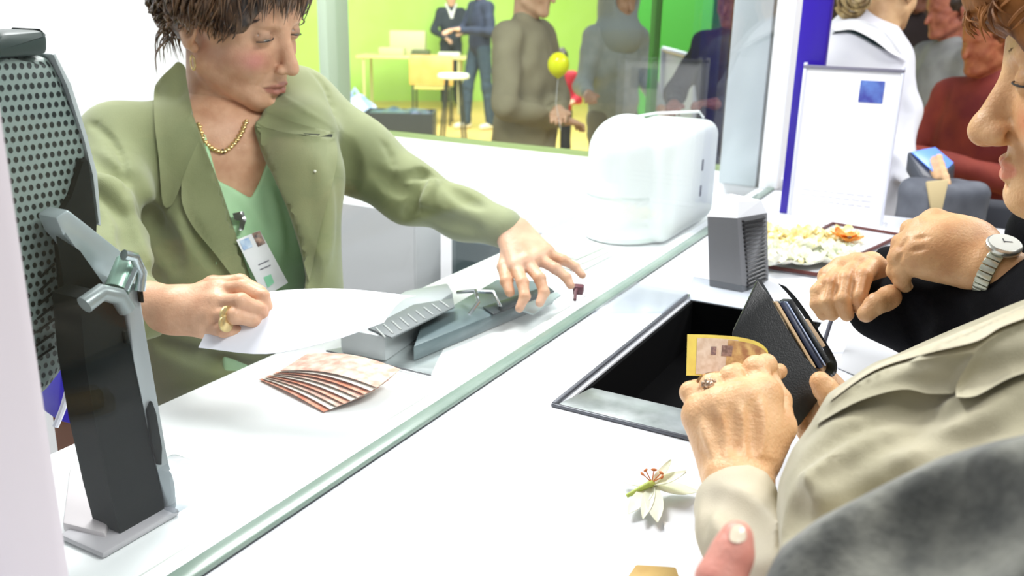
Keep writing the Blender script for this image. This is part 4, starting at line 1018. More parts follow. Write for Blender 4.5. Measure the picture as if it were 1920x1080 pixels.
# jewellery
M_gold = mat('gold', (226, 200, 140), .25, .8)
e0 = H(.078, -.002, -.046); mb = MB(); ring = [e0+H.d(0, .0045*math.cos(a), .0)+np.array([0, 0, -.010+.011*math.sin(a)]) for a in np.linspace(0, 2*math.pi, 17)]
mb.tube(ring[:-1]+[ring[0]], .0016, 8).build('earring', M_gold, body)
nk = MB(); q_ = [(372, 232), (382, 262), (398, 278), (418, 284), (436, 272), (452, 250), (462, 226)]; bb = bvh_of(body); pts = []
for a in catmull([np.array(p) for p in q_], 6):
    r_ = Vector(ray(*a)); ht = bb.ray_cast(Vector(CAM), r_.normalized())
    if ht[0] is not None and (ht[0]-Vector(CAM)).length < 1.75: pts.append(ht[0]-r_.normalized()*.002)
for i, p in enumerate(pts): nk.ball(p, (.0050, .0050, .0032) if i % 2 else (.0032, .0032, .0026), u=10, v=6)
if len(pts) > 2: nk.tube(pts, .0012, 6)
nk.build('necklace', M_gold, body)
MB().ball(P(*q_[3], 1)*0+np.array(pts[len(pts)//2]), (.004, .004, .004)).build('pendant', mat('dark_stone', (30, 24, 24), .1), body)
for (a, c_) in ((P(426, 590, 1.10), 0), (P(424, 606, 1.098), 0)):
    MB().lathe(a, [(.0096, -.002), (.0112, -.001), (.0112, .001), (.0096, .002)], 20, rot=Vector(norm(P(440, 592, 1.105)-mc_[2])).to_track_quat('Z', 'Y').to_matrix()).build('finger_ring', M_gold, body)
# identity badge
bsh = bvh_of(sh)
bd = drape('badge', [(443, 450), (487, 432), (540, 530), (508, 550), (490, 545)], bsh, mat('badge_white', (240, 242, 244), .35), ck, th=.0015, lift=.018, step=8, smoothn=6)
bbd = bvh_of(bd)
drape('badge_photo', [(472, 438), (487, 433), (498, 456), (484, 463)], bbd, mat('badge_face', (196, 160, 140), .4, rgb2=(40, 32, 40), scale=90), bd, th=.0004, lift=.0004, step=4)
drape('badge_logo', [(449, 452), (466, 445), (474, 462), (457, 470)], bbd, mat('badge_blue', (150, 184, 226), .4, rgb2=(200, 220, 240), scale=120), bd, th=.0004, lift=.0004, step=4)
drape('badge_seal', [(494, 520), (508, 514), (514, 530), (502, 540)], bbd, mat('badge_green', (150, 220, 180), .4), bd, th=.0004, lift=.0004, step=4)
for k in range(2): drape('badge_line', [(484+k*3, 496+k*9), (504+k*3, 487+k*9), (504.8+k*3, 489+k*9), (485+k*3, 498+k*9)], bbd, mat('badge_text', (120, 120, 130), .5), bd, th=.0003, lift=.0004, step=3)
drape('badge_clip', [(436, 400), (456, 396), (462, 412), (456, 432), (448, 432), (450, 414), (440, 412)], bsh, mat('clip_metal', (150, 152, 150), .2, .8), ck, th=.003, lift=.014, step=4, smoothn=4)
# the paper in the hand
pg = [P(500, 545, 1.15), P(600, 540, 1.21), P(700, 548, 1.24), P(790, 560, 1.22), P(700, 590, 1.14), P(600, 630, 1.10), P(490, 664, 1.085), P(362, 650, 1.10), P(420, 600, 1.142)]
ax0, ax1 = [P(372, 652, 1.11), P(500, 664, 1.09), P(620, 640, 1.08), P(720, 605, 1.10)], [P(440, 562, 1.16), P(520, 546, 1.165), P(640, 542, 1.18), P(780, 556, 1.19)]
mb = MB(); g = []
A_, B_ = catmull(ax0, 5), catmull(ax1, 5)
for a, b_ in zip(A_, B_):
    g.append([[mb.bm.verts.new(Vector(a+(b_-a)*t+np.array([0, 0, .010*math.sin(math.pi*t)+o]))) for t in np.linspace(0, 1, 7)] for o in (0, .0006)])
for i in range(len(g)-1):
    for j in range(6):
        mb.bm.faces.new((g[i][1][j], g[i][1][j+1], g[i+1][1][j+1], g[i+1][1][j])); mb.bm.faces.new((g[i][0][j+1], g[i][0][j], g[i+1][0][j], g[i+1][0][j+1]))
    for j, f in ((0, 1), (6, -1)): mb.bm.faces.new((g[i][0][j], g[i][1][j], g[i+1][1][j], g[i+1][0][j]))
for i in (0, -1):
    for j in range(6): mb.bm.faces.new((g[i][0][j], g[i][0][j+1], g[i][1][j+1], g[i][1][j]))
tag(mb.build('paper', mat('held_paper', (236, 236, 246), .6)), 'white sheet of paper held in the clerk right hand', 'paper')
# ================================================================ customer in the beige jacket with wallet and banknote
M_beige = mat('beige_jacket', (176, 168, 140), .7, rgb2=(160, 153, 124), scale=14, bump=.3, bscale=1200, sheen=.3)
M_beige2 = mat('beige_lapel', (184, 176, 148), .68, rgb2=(168, 161, 132), scale=14, bump=.3, bscale=1200, sheen=.3)
M_cuff = mat('pale_cuff', (198, 188, 166), .65, rgb2=(184, 174, 148), scale=12, bump=.25, bscale=1200)
M_skin2 = skin_mat('older_skin', (228, 186, 142), (212, 164, 118), blush=(196, 110, 80), bump=.5)
bc = empty('person', P(1700, 1000, .70)*np.array([1, 1, 0])+np.array([0, 0, .0]), 'person in a beige jacket at the counter, raising a banknote and a black wallet', 'person')
S = Sculpt.around([P(1420, 560, .95), P(2350, 1350, .45), P(2200, 500, 1.0), P(1460, 1150, .55)], .10, .0048)
# chest leaning over the counter, left shoulder and the far lapel side
S.ell(P(1850, 860, .74), (.15, .14, .20), frame(-60, 30), .04)
S.chain([P(1640, 850, .70), P(1830, 800, .72), P(2050, 720, .74)], [.085, .12, .14], .05)
S.chain([P(1600, 790, .78), P(1760, 700, .82), P(1950, 640, .84)], [.055, .065, .08], .05)
S.chain([P(1560, 1010, .66), P(1680, 1100, .62), P(1960, 1150, .60)], [.075, .10, .14], .05)
# near sleeve: forearm coming back toward the viewer
S.prism([(1520, 800), (1555, 742), (1640, 684), (1770, 632), (1930, 566), (2150, 480), (2500, 480), (2500, 1500), (1440, 1500), (1452, 1080), (1464, 905), (1488, 842)], .2, 1.6, .022, 'and')
S.noise(.0026, 44, 21)
for pth, r, a, k, op in [([(1552, 776), (1620, 752), (1700, 730), (1780, 728)], .010, .005, .006, 'cut'), ([(1510, 870), (1600, 830), (1690, 790), (1790, 745), (1920, 690)], .020, .010, .014, 'cut'),
        ([(1500, 905), (1600, 872), (1700, 830), (1830, 770)], .018, .007, .014, 'add'), ([(1490, 960), (1600, 920), (1720, 868), (1850, 810)], .018, .009, .014, 'cut'), ([(1475, 1000), (1560, 970), (1680, 925)], .016, .007, .012, 'cut'),
        ([(1540, 905), (1620, 900), (1690, 880)], .014, .006, .012, 'cut'), ([(1760, 800), (1840, 770), (1930, 720)], .016, .008, .012, 'add'), ([(1620, 1000), (1650, 1040), (1660, 1080)], .014, .006, .012, 'cut'), ([(1520, 890), (1590, 862), (1680, 822), (1780, 775)], .010, .005, .006, 'cut'), ([(1500, 940), (1560, 930), (1640, 900), (1720, 850)], .010, .005, .006, 'add'), ([(1700, 790), (1780, 762), (1880, 715)], .010, .005, .006, 'cut'), ([(1480, 900), (1490, 950), (1478, 1010)], .012, .005, .008, 'cut'), ([(1880, 570), (1820, 620), (1700, 670), (1600, 720)], .008, .003, .006, 'cut')]:
    S.fold(pth, r, a*1.3, k*.7, op)
tj = mesh_from('jacket', [S], M_beige, bc); bt = bvh_of(tj)
def bdr(name, poly, m_, **kw): return drape(name, curve2(poly, n=5), bt, m_, tj, **kw)
bdr('lapel', [(1522, 806, 1), (1540, 772), (1600, 752), (1700, 728), (1785, 738, 1), (1800, 716), (1830, 690, 1), (1760, 716), (1700, 718), (1620, 736), (1548, 762, 1), (1558, 748), (1640, 690), (1770, 640), (1925, 572, 1), (1925, 600, 1), (1850, 632), (1828, 664, 1), (1800, 706), (1790, 738, 1), (1850, 730), (1700, 742), (1610, 764), (1560, 790)][:0] or
    [(1530, 796, 1), (1548, 764), (1640, 700), (1740, 672), (1832, 660, 1), (1806, 700), (1788, 738, 1), (1740, 738), (1690, 730), (1610, 752)], M_beige2, th=.004, curl=.004, step=9)
bdr('collar', [(1832, 655, 1), (1880, 622), (1960, 590, 1), (1990, 680, 1), (1900, 706), (1830, 742), (1792, 744, 1), (1796, 716)], M_beige2, th=.005, curl=.005, step=9)
bdr('front_band', [(1560, 742, 1), (1640, 686), (1770, 634), (1930, 568, 1), (1960, 584, 1), (1880, 612), (1830, 640), (1740, 662), (1640, 694), (1556, 752, 1)], M_cuff, th=.004, curl=.002, step=7)
# near sleeve and its cuff
S = Sculpt.around([P(1300, 860, .82), P(1480, 1060, .66), P(1640, 1180, .62)], .08, .0032)
S.chain([P(1385, 905, .775), P(1384, 950, .745), P(1392, 1000, .715), P(1470, 1090, .67), P(1600, 1180, .64)], [.0335, .0335, .0345, .045, .06], .01, flat=RT, fs=1.02)
S.prism([(1298, 1000), (1294, 950), (1306, 915), (1330, 890), (1365, 874), (1405, 870), (1438, 884), (1458, 915), (1474, 1048), (1560, 1200), (1700, 1300), (1400, 1300), (1330, 1100)], .3, 1.4, .006, 'and')
wv = norm(P(1380, 800, .80)-P(1384, 950, .745)); S.cone(P(1383, 860, .80), P(1384, 925, .768), .0275, .0275, .003, 'cut')
for pth, r, a, k, op in [([(1316, 1000), (1320, 960), (1336, 925)], .006, .002, .006, 'cut'), ([(1330, 930), (1370, 945), (1410, 985), (1430, 1030)], .014, .004, .012, 'cut'), ([(1462, 930), (1468, 980), (1466, 1030)], .006, .003, .005, 'cut')]: S.fold(pth, r, a, k, op)
sl_ = mesh_from('sleeve', [S], M_cuff, bc)
# left hand (near) gripping the note
mcn = [P(1428, 742, .800), P(1390, 752, .792), P(1352, 764, .792), P(1318, 780, .800)]
SN = Sculpt.around([P(1280, 660, .83), P(1480, 900, .76), P(1380, 980, .74), P(1450, 700, .86)], .03, .0017)
SN.chain([P(1384, 960, .745), P(1384, 900, .768), P(1385, 860, .785)], [.026, .0275, .029], .01, flat=norm(P(1385, 860, .785)), fs=.8)
hand_sdf(SN, P(1388, 860, .785), mcn, [
    ([mcn[0], P(1418, 692, .818), P(1436, 684, .845), P(1448, 706, .862)], [.0135, .0118, .0098, .0085]),
    ([mcn[1], P(1372, 708, .812), P(1380, 700, .842), P(1400, 716, .858)], [.0125, .0108, .0094, .0082]),
    ([mcn[2], P(1334, 722, .812), P(1342, 714, .842), P(1362, 728, .856)], [.0118, .0102, .009, .008]),
    ([mcn[3], P(1296, 736, .818), P(1306, 730, .842), P(1326, 742, .852)], [.0112, .0098, .0086, .0075]),
    ([P(1425, 850, .79), P(1456, 800, .80), P(1456, 752, .825), P(1440, 712, .845)], [.020, .0165, .013, .0105])], .030, k=.005)
SN.ell(P(1392, 815, .792), (.036, .030, .022), np.stack([RT, UP, FW], 1), .012)
for a, b_ in [((1395, 850), (1392, 765)), ((1424, 850), (1428, 755)), ((1362, 852), (1353, 775)), ((1340, 850), (1322, 792))]:
    SN.fold([a, ((a[0]+b_[0])/2, (a[1]+b_[1])/2), b_], .0045, .0014, .006, 'add')
for a, b_ in [((1378, 850), (1373, 770)), ((1410, 850), (1409, 760)), ((1350, 850), (1337, 780))]:
    SN.fold([a, ((a[0]+b_[0])/2, (a[1]+b_[1])/2), b_], .006, .0012, .006, 'cut')
for y_ in (862, 870, 878, 886): SN.fold([(1400, y_-4), (1430, y_), (1456, y_+6)], .0022, .0011, .002, 'cut')
for (x, y) in [(1418, 694), (1373, 710), (1335, 724)]:
    for o_ in (-5, 0, 5): SN.fold([(x-16, y+o_+6), (x, y+o_+2), (x+14, y+o_+6)], .0016, .0005, .0015, 'cut')
# right hand holding the wallet from behind
SR_ = Sculpt.around([P(1450, 670, .92), P(1600, 860, .80), P(1560, 760, .95)], .05, .0019)
SR_.chain([P(1640, 800, .86), P(1575, 790, .875)], [.028, .027], .01)
mw = [P(1528, 700, .925), P(1524, 732, .92), P(1520, 764, .91), P(1516, 792, .90)]
hand_sdf(SR_, P(1575, 790, .885), mw, [
    ([mw[0], P(1492, 682, .925), P(1470, 684, .91), P(1461, 698, .888)], [.0115, .010, .009, .0085]),
    ([mw[1], P(1494, 722, .92), P(1476, 724, .905), P(1466, 742, .882)], [.0115, .010, .009, .0085]),
    ([mw[2], P(1506, 762, .91), P(1496, 768, .895), P(1494, 780, .885)], [.011, .0095, .0085, .0075]),
    ([mw[3], P(1508, 800, .89), P(1512, 812, .88), P(1520, 818, .872)], [.010, .009, .008, .007]),
    ([P(1575, 770, .87), P(1562, 748, .858), P(1548, 730, .85), P(1538, 716, .85)], [.015, .013, .011, .010])], .026)
SA = Sculpt.around([P(1385, 900, .77), P(2300, 900, .7), P(1640, 800, .86), P(1600, 1180, .64)], .08, .006); SA.chain([P(1384, 940, .75), P(1392, 1000, .72), P(1600, 1170, .66), P(1980, 900, .74)], [.022, .022, .03, .035], .01); SA.chain([P(1630, 798, .862), P(1760, 800, .80), P(1980, 900, .74)], [.024, .03, .035], .01)
bb_ = mesh_from('body', [SN, SR_, SA], M_skin2, bc)
# ring
fd = Vector(norm(mcn[2]-P(1334, 722, .812))); rp = P(1328, 716, .818)
mb = MB().lathe(rp, [(.0096, -.0020), (.0110, -.0015), (.0110, .0015), (.0096, .0020)], 24, rot=Vector(norm(P(1334, 722, .812)-mcn[2])).to_track_quat('Z', 'Y').to_matrix())
mb.build('finger_ring', mat('old_gold', (150, 110, 70), .3, .9), bb_)
mb = MB(); mb.ball(P(1330, 721, .800), (.0055, .0045, .004), u=8, v=6)
for k in range(9): mb.ball(P(1330+12*math.cos(k*.7), 721+8*math.sin(k*.7), .802), .0022, u=8, v=6)
mb.build('ring_stone', mat('ring_stone', (110, 80, 56), .2, .5, rgb2=(220, 196, 170), scale=400), bb_)
# wallet: folded black leather with inner leaves
wl = empty('wallet', P(1500, 700, .90), 'open black leather wallet with card slots held beside the banknote', 'wallet')
M_leather = mat('black_leather', (12, 14, 15), .38, bump=.15, bscale=700)
def plate(pts, vec, name, m_, bev=.002, par=wl): return MB().prism([Vector(p) for p in pts], Vector(vec), bev).build(name, m_, par)
front = [P(1420, 524, .93), P(1374, 620, .91), P(1372, 656, .905), P(1450, 700, .885), P(1476, 812, .865), P(1500, 798, .865), P(1562, 714, .872), P(1538, 707, .874), P(1510, 674, .882), P(1478, 620, .90), P(1444, 558, .92)]
tv = norm(FW+RT*.2)*.006
plate(front, tv, 'front_leaf', M_leather, .0022)
# U-shaped spine: rounded fold seen end-on, and the rear leaf
spine = catmull([P(1426, 524, .934), P(1446, 556, .926), P(1479, 617, .906), P(1512, 674, .888), P(1536, 705, .880), P(1558, 706, .881), P(1568, 690, .886), P(1562, 664, .896), P(1524, 602, .918), P(1496, 562, .938), P(1474, 538, .952)], 5)
mb = MB(); hw = norm(-UP*.8-RT*.55); L = .010; g = []
for i, p in enumerate(spine):
    t_ = norm(spine[min(i+1, len(spine)-1)]-spine[max(i-1, 0)]); nn = norm(np.cross(t_, hw)); g.append([mb.bm.verts.new(Vector(q)) for q in (p-nn*.0013, p+nn*.0013, p+nn*.0013+FW*.035-hw*.004, p-nn*.0013+FW*.035-hw*.004)])
for i in range(len(g)-1):
    for j in range(4): mb.bm.faces.new((g[i][j], g[i][(j+1) % 4], g[i+1][(j+1) % 4], g[i+1][j]))
mb.bm.faces.new(g[0][::-1]); mb.bm.faces.new(g[-1]); mb.build('cover', M_leather, wl)
def leaf(pa, pb, m_, name, th=.0012, dep=.03):
    mb = MB(); t_ = norm(pb-pa); nn = norm(np.cross(t_, FW)); c_ = catmull([pa, (pa+pb)/2+nn*.001, pb], 4)
    mb.prism([Vector(pa-nn*th), Vector(pb-nn*th), Vector(pb+nn*th), Vector(pa+nn*th)], Vector(FW*dep), .0004); mb.build(name, m_, wl)
leaf(P(1456, 566, .914), P(1528, 690, .880), mat('tan_lining', (196, 168, 130), .6), 'lining', .0014)
leaf(P(1466, 566, .914), P(1540, 690, .881), mat('navy_leaf', (24, 34, 62), .4), 'pocket_leaf', .0022)
leaf(P(1475, 566, .915), P(1548, 686, .883), mat('card_edge', (170, 184, 214), .3), 'card', .0007)
leaf(P(1482, 562, .922), P(1554, 680, .887), M_leather, 'pocket_leaf', .0022)
leaf(P(1512, 600, .912), P(1545, 650, .896), mat('tan_lining2', (186, 160, 130), .6), 'lining', .0022)
# banknote
nt_ = catmull([P(1289, 627, .835), P(1335, 628, .845), P(1385, 632, .852), P(1420, 641, .853), P(1438, 655, .850), P(1440, 668, .845)], 5)
nb_ = catmull([P(1287, 704, .825), P(1330, 705, .835), P(1375, 706, .842), P(1405, 708, .845), P(1425, 712, .845), P(1432, 716, .842)], 5)
mb = MB(); g = []; uvv = []
for i, (a, b_) in enumerate(zip(nt_, nb_)): g.append([[mb.bm.verts.new(Vector(a+(b_-a)*t+FW*o)) for t in np.linspace(0, 1, 5)] for o in (0, .0005)])
for i in range(len(g)-1):
    for j in range(4):
        mb.bm.faces.new((g[i][0][j], g[i][0][j+1], g[i+1][0][j+1], g[i+1][0][j])); mb.bm.faces.new((g[i][1][j+1], g[i][1][j], g[i+1][1][j], g[i+1][1][j+1]))
    for j in (0, 4): mb.bm.faces.new((g[i][0][j], g[i][1][j], g[i+1][1][j], g[i+1][0][j]))
for i in (0, -1):
    for j in range(4): mb.bm.faces.new((g[i][0][j], g[i][0][j+1], g[i][1][j+1], g[i][1][j]))
nt = tag(mb.build('banknote', mat('note_yellow', (226, 210, 96), .55, rgb2=(214, 190, 90), scale=60)), 'yellow banknote with a brown printed panel pinched in the raised hand', 'banknote')
def note_patch(name, u0, u1, v0, v1, m_, off=.0004):
    mb = MB(); n_ = len(nt_)-1; g = []
    for i in range(int(u0*n_), int(u1*n_)+1):
        a, b_ = nt_[i], nb_[i]; nn = -FW*off; g.append([mb.bm.verts.new(Vector(a+(b_-a)*v+nn)) for v in (v0, v1)]+[mb.bm.verts.new(Vector(a+(b_-a)*v+nn*.2)) for v in (v0, v1)])
    for i in range(len(g)-1):
        mb.bm.faces.new((g[i][0], g[i][1], g[i+1][1], g[i+1][0])); mb.bm.faces.new((g[i][2], g[i][3], g[i+1][3], g[i+1][2]))
        mb.bm.faces.new((g[i][0], g[i][2], g[i+1][2], g[i+1][0])); mb.bm.faces.new((g[i][1], g[i][3], g[i+1][3], g[i+1][1]))
    mb.build(name, m_, nt)
note_patch('pale_panel', .10, .42, .08, .96, mat('note_pale_panel', (214, 196, 178), .55, rgb2=(196, 172, 150), scale=160))
note_patch('printed_panel', .34, 1.0, .10, .97, mat('note_brown_panel', (150, 104, 66), .55, rgb2=(204, 172, 110), scale=110), .0006)
note_patch('numeral_mark', .20, .26, .28, .48, mat('note_ink', (96, 74, 84), .5, rgb2=(150, 120, 110), scale=300), .0008)
note_patch('numeral_mark', .30, .36, .24, .50, mat('note_ink2', (104, 78, 70), .5, rgb2=(150, 120, 110), scale=300), .0008)

# ================================================================ customer in black with the watch
M_blk = mat('black_knit', (5, 5, 8), .9, rgb2=(10, 10, 16), scale=20, bump=.3, bscale=500, spec=.15)
M_skin3 = skin_mat('ruddy_skin', (218, 174, 128), (198, 148, 104), blush=(214, 110, 84), lips=(206, 120, 98), bump=.35)
dc = empty('person', (1.25, -.25, 0), 'person in black leaning on the counter, hands together, steel watch on the wrist', 'person')
HD = Head(P(2134, 128, .80), frame(-113, 8, 0), 1.10)
SHd = Sculpt(HD.o-.17, HD.o+.18, .0026); head_sdf(SHd, HD, nose=.95, bulb=1.6, jaw=1.05, chin=1.15, lids=.9, old=1.0, cheek=1.25, lip=1.15)
NB = HD(0, -.05, -.17)
SHd.cone(HD(0, -.01, -.06), NB, .060, .066, .02); SHd.cone(HD(0, .05, -.09), HD(0, .0, -.14), .03, .035, .03)
SHd.noise(.0008, 90, 3)
# sleeves
Sd = Sculpt.around([P(1620, 380, 1.25), P(2300, 800, .8), P(2200, 380, 1.2), P(1640, 640, 1.15)], .12, .0055)
Sd.ell(P(2260, 700, 1.08), (.17, .13, .26), frame(-70, 20), .05)
Sd.chain([NB+np.array([0, 0, -.05]), P(2160, 500, .92)], [.066, .09], .02)
Sd.chain([P(2080, 520, .92), P(2030, 565, .93), P(1965, 552, .965)], [.08, .048, .036], .015)
Sd.chain([P(2060, 640, .92), P(1930, 640, 1.0), P(1800, 615, 1.06), P(1700, 585, 1.10), P(1640, 582, 1.12)], [.085, .070, .052, .040, .034], .03)
Sd.chain([P(1668, 492, 1.24), P(1760, 560, 1.18), P(1860, 570, 1.12)], [.022, .045, .06], .03)
Sd.chain([P(1972, 440, 1.12), P(2150, 430, 1.0), P(2200, 500, .98)], [.05, .06, .08], .03)
Sd.noise(.003, 40, 9)
for pth, r, a, k, op in [([(1700, 560), (1720, 600), (1716, 640)], .014, .006, .01, 'cut'), ([(1760, 560), (1790, 610), (1780, 650)], .016, .007, .012, 'cut'), ([(1840, 560), (1860, 600), (1850, 640)], .016, .007, .012, 'cut')]: Sd.fold(pth, r, a, k, op)
dj = mesh_from('sweater', [Sd], M_blk, dc)
# loosely curled hand (photo left)
S1 = Sculpt.around([P(1520, 470, 1.2), P(1710, 630, 1.04)], .05, .0018)
m1 = [P(1634, 494, 1.135), P(1606, 496, 1.13), P(1578, 504, 1.13), P(1556, 520, 1.13)]
S1.chain([P(1690, 560, 1.14), P(1662, 548, 1.14)], [.030, .029], .01)
hand_sdf(S1, P(1664, 546, 1.14), m1, [
    ([m1[0], P(1618, 520, 1.10), P(1610, 556, 1.085), P(1618, 584, 1.09)], [.0122, .0112, .010, .0088]),
    ([m1[1], P(1586, 526, 1.10), P(1578, 562, 1.085), P(1588, 590, 1.09)], [.0122, .0108, .0098, .0085]),
    ([m1[2], P(1556, 534, 1.10), P(1550, 566, 1.09), P(1560, 590, 1.095)], [.0112, .010, .0092, .008]),
    ([m1[3], P(1534, 546, 1.105), P(1532, 570, 1.10), P(1543, 590, 1.10)], [.010, .0092, .0084, .0075]),
    ([P(1680, 552, 1.10), P(1666, 560, 1.075), P(1642, 570, 1.065), P(1624, 588, 1.065)], [.016, .0145, .0125, .0105])], .024, k=.0035)
for a_, b_ in (((1602, 506), (1594, 560)), ((1572, 512), (1564, 560)), ((1546, 526), (1541, 560)), ((1630, 520), (1624, 560))): S1.fold([a_, ((a_[0]+b_[0])/2, (a_[1]+b_[1])/2), b_], .003, .0022, .002, 'cut')
# watch hand (photo right), its fingers laid over the other
S2_ = Sculpt.around([P(1660, 370, 1.15), P(1930, 570, .96)], .05, .0021)
m2 = [P(1752, 418, 1.065), P(1728, 434, 1.06), P(1712, 458, 1.055), P(1704, 482, 1.055)]
S2_.chain([P(1925, 530, .985), P(1850, 500, 1.01)], [.029, .027], .01)
hand_sdf(S2_, P(1842, 494, 1.015), m2, [
    ([m2[0], P(1708, 430, 1.075), P(1694, 460, 1.10), P(1690, 486, 1.11)], [.0132, .0115, .010, .0088]),
    ([m2[1], P(1690, 456, 1.065), P(1680, 484, 1.08), P(1684, 506, 1.09)], [.0122, .011, .0098, .0085]),
    ([m2[2], P(1684, 482, 1.055), P(1678, 508, 1.065), P(1686, 526, 1.075)], [.0115, .0105, .0095, .0082]),
    ([m2[3], P(1690, 508, 1.055), P(1690, 526, 1.06), P(1700, 540, 1.07)], [.0105, .0098, .009, .0078])
    ], .028, k=.004)
S2_.ell(P(1782, 462, 1.04), (.048, .032, .028), np.stack([norm(P(1842, 492, 1.05)-P(1716, 440, 1.05)), UP, FW], 1), .02)
for a_, b_ in (((1700, 446), (1686, 470)), ((1692, 474), (1680, 496)), ((1716, 446), (1740, 444)), ((1708, 470), (1734, 466))): S2_.fold([a_, ((a_[0]+b_[0])/2, (a_[1]+b_[1])/2), b_], .003, .002, .002, 'cut')
SA = Sculpt.around([P(1680, 560, 1.14), P(2200, 700, .95), P(1900, 520, 1.0), NB], .08, .007); SA.chain([P(1680, 556, 1.14), P(1800, 612, 1.06), P(1930, 640, 1.0), P(2160, 560, .95), NB], [.022, .024, .03, .04, .045], .01); SA.chain([P(1900, 522, .995), P(1985, 556, .955), P(2160, 560, .95)], [.022, .024, .03], .01)
db = mesh_from('body', [SHd, S1, S2_, SA], M_skin3, dc, head_mask(HD, .8, .5))
for q in (1,-1): eye(HD, db, q, look=(0, 1, -.5), lash=(q < 0)); brow(HD, db, q, (110, 74, 50))
M_hair2 = mat('auburn_hair', (62, 34, 20), .6, rgb2=(150, 96, 48), spec=.2, scale=50, stretch=(1, 1, .4), bump=.4, bscale=240)
Sc2 = hair_cap(HD, [((.0, .112, -.030), (.070, .070, .100)), ((0, 0, -.14), (.13, .15, .06))], grow=.016, h=.004, amp=.004)
Sc2.ell(HD(0, .082, .080), np.array((.068, .046, .044))*1.1, HD.M, .02); Sc2.ell(HD(0, .050, .062), np.array((.088, .050, .050))*1.1, HD.M, .02); Sc2.noise(.003, 150, 5)
hr2 = mesh_from('hair', [Sc2], M_hair2, db); rg = random.Random(5); sp = []
for _ in range(1500):
    u = rg.uniform(-math.pi, math.pi); v = math.asin(rg.uniform(-.6, 1)); d = scalp(u, v)
    if abs(u) < 1.15 and v < .30: continue
    p0 = np.array([0, -.016, .040])+d*np.array([.096, .118, .106])
    if abs(u) < 1.3 and v < 1.2: p0 = p0+np.array([0, .016, -.012]); a_ = rg.uniform(0, 6.28)
    t1 = norm(np.cross(d, [0, 0, 1.0])+1e-3); t2 = np.cross(d, t1); fl = norm(t1*math.cos(a_)*.5+t2*(math.sin(a_)*.4+.5)*(1 if t2[2] < 0 else -1)); L = rg.uniform(.02, .038)
    c1 = rg.uniform(-.5, .5); sd_ = np.cross(d, fl)
    sp.append(([HD(*p0), HD(*(p0+fl*L*.4+d*.009+sd_*L*c1*.4)), HD(*(p0+fl*L*.85+d*.008+sd_*L*c1)), HD(*(p0+fl*L*1.05-d*.002+sd_*L*c1*1.7))], rg.uniform(.0018, .0034)))
mb = MB(); locks(mb, sp, 5); mb.build('hair_locks', M_hair2, hr2)
# the watch
ax = norm(P(1925, 530, .985)-P(1842, 494, 1.015)); cW = P(1866, 507, 1.003)
R_ = Vector(ax).to_track_quat('Z', 'Y').to_matrix(); wroot = MB()
for i in range(26):
    a = 2*math.pi*i/26; wroot.box(Vector(cW)+R_@Vector((math.cos(a)*.0305, math.sin(a)*.0305, 0)), (.0042, .0068, .016), R_@Matrix.Rotation(a, 3, 'Z'), .0012)
wb = wroot.build('watch_strap', mat('watch_steel', (186, 188, 170), .3, .7), db)
wn = norm(-FW*.55+UP*.80-RT*.1); wn = norm(wn-ax*(wn@ax)); wc = cW+wn*.033; Rw = Vector(wn).to_track_quat('Z', 'Y').to_matrix()
MB().lathe(wc, [(.001, -.004), (.0165, -.004), (.0185, -.001), (.0185, .003), (.016, .005)], 32, rot=Rw).build('watch_case', mat('watch_case', (206, 206, 196), .25, .8), wb)
MB().lathe(wc, [(.0001, .0045), (.0158, .0045), (.0158, .0052), (.0001, .0052)], 32, rot=Rw).build('watch_dial', mat('watch_dial', (226, 228, 220), .15), wb)
mb = MB(); mb.box(Vector(wc)+Rw@Vector((.003, .001, .0056)), (.009, .0009, .0005), Rw).box(Vector(wc)+Rw@Vector((-.001, .003, .0056)), (.0009, .007, .0005), Rw); mb.build('watch_hands', M_black, wb)

# ================================================================ nearest customer: grey sleeve and thumb
M_grey = mat('grey_wool', (128, 128, 118), .95, rgb2=(84, 85, 80), scale=44, bump=.5, bscale=200, sheen=.2)
gc = empty('person', (.25, -.35, 0), 'person in a grey wool coat nearest the viewer, only sleeve and thumb in view', 'person')
S = Sculpt.around([P(1380, 1300, .55), P(2350, 760, .40), P(1460, 1050, .50)], .09, .005)
S.chain([P(1480, 1260, .50), P(1620, 1150, .46), P(1880, 1040, .43), P(2200, 1000, .42)], [.045, .060, .075, .09], .04)
S.prism([(1440, 1085), (1470, 1030), (1540, 975), (1640, 925), (1760, 868), (1860, 832), (1960, 800), (2500, 700), (2500, 1600), (1400, 1600)], .2, .9, .012, 'and')
S.noise(.002, 50, 2); S.fold([(1560, 1060), (1700, 1000), (1860, 980)], .02, .006, .02, 'cut'); S.fold([(1640, 960), (1760, 950), (1900, 900)], .02, .005, .02, 'cut')
mesh_from('coat', [S], M_grey, gc)
S = Sculpt.around([P(1400, 960, .50), P(1330, 1200, .47), P(1500, 1260, .50)], .05, .002)
S.chain([P(1382, 1006, .492), P(1372, 1040, .490), P(1350, 1090, .486), P(1350, 1150, .485), P(1420, 1230, .49)], [.0088, .0108, .0125, .016, .024], .006)
S.ell(P(1440, 1250, .50), (.035, .03, .025), None, .02)
S.chain([P(1440, 1200, .52), P(1400, 1190, .54), P(1340, 1180, .55)], [.014, .011, .010], .01); S.chain([P(1460, 1240, .53), P(1400, 1230, .56), P(1330, 1215, .565)], [.014, .011, .010], .01)
gb_ = mesh_from('body', [S], skin_mat('pink_skin', (226, 160, 142), (214, 140, 124)), gc)
tn = drape('thumb_nail', curve2([(1368, 1000), (1374, 986), (1388, 984), (1398, 996), (1398, 1012), (1384, 1018), (1370, 1014)], n=3), bvh_of(gb_), mat('nail_cream', (240, 226, 200), .15), gb_, th=.0008, step=4)
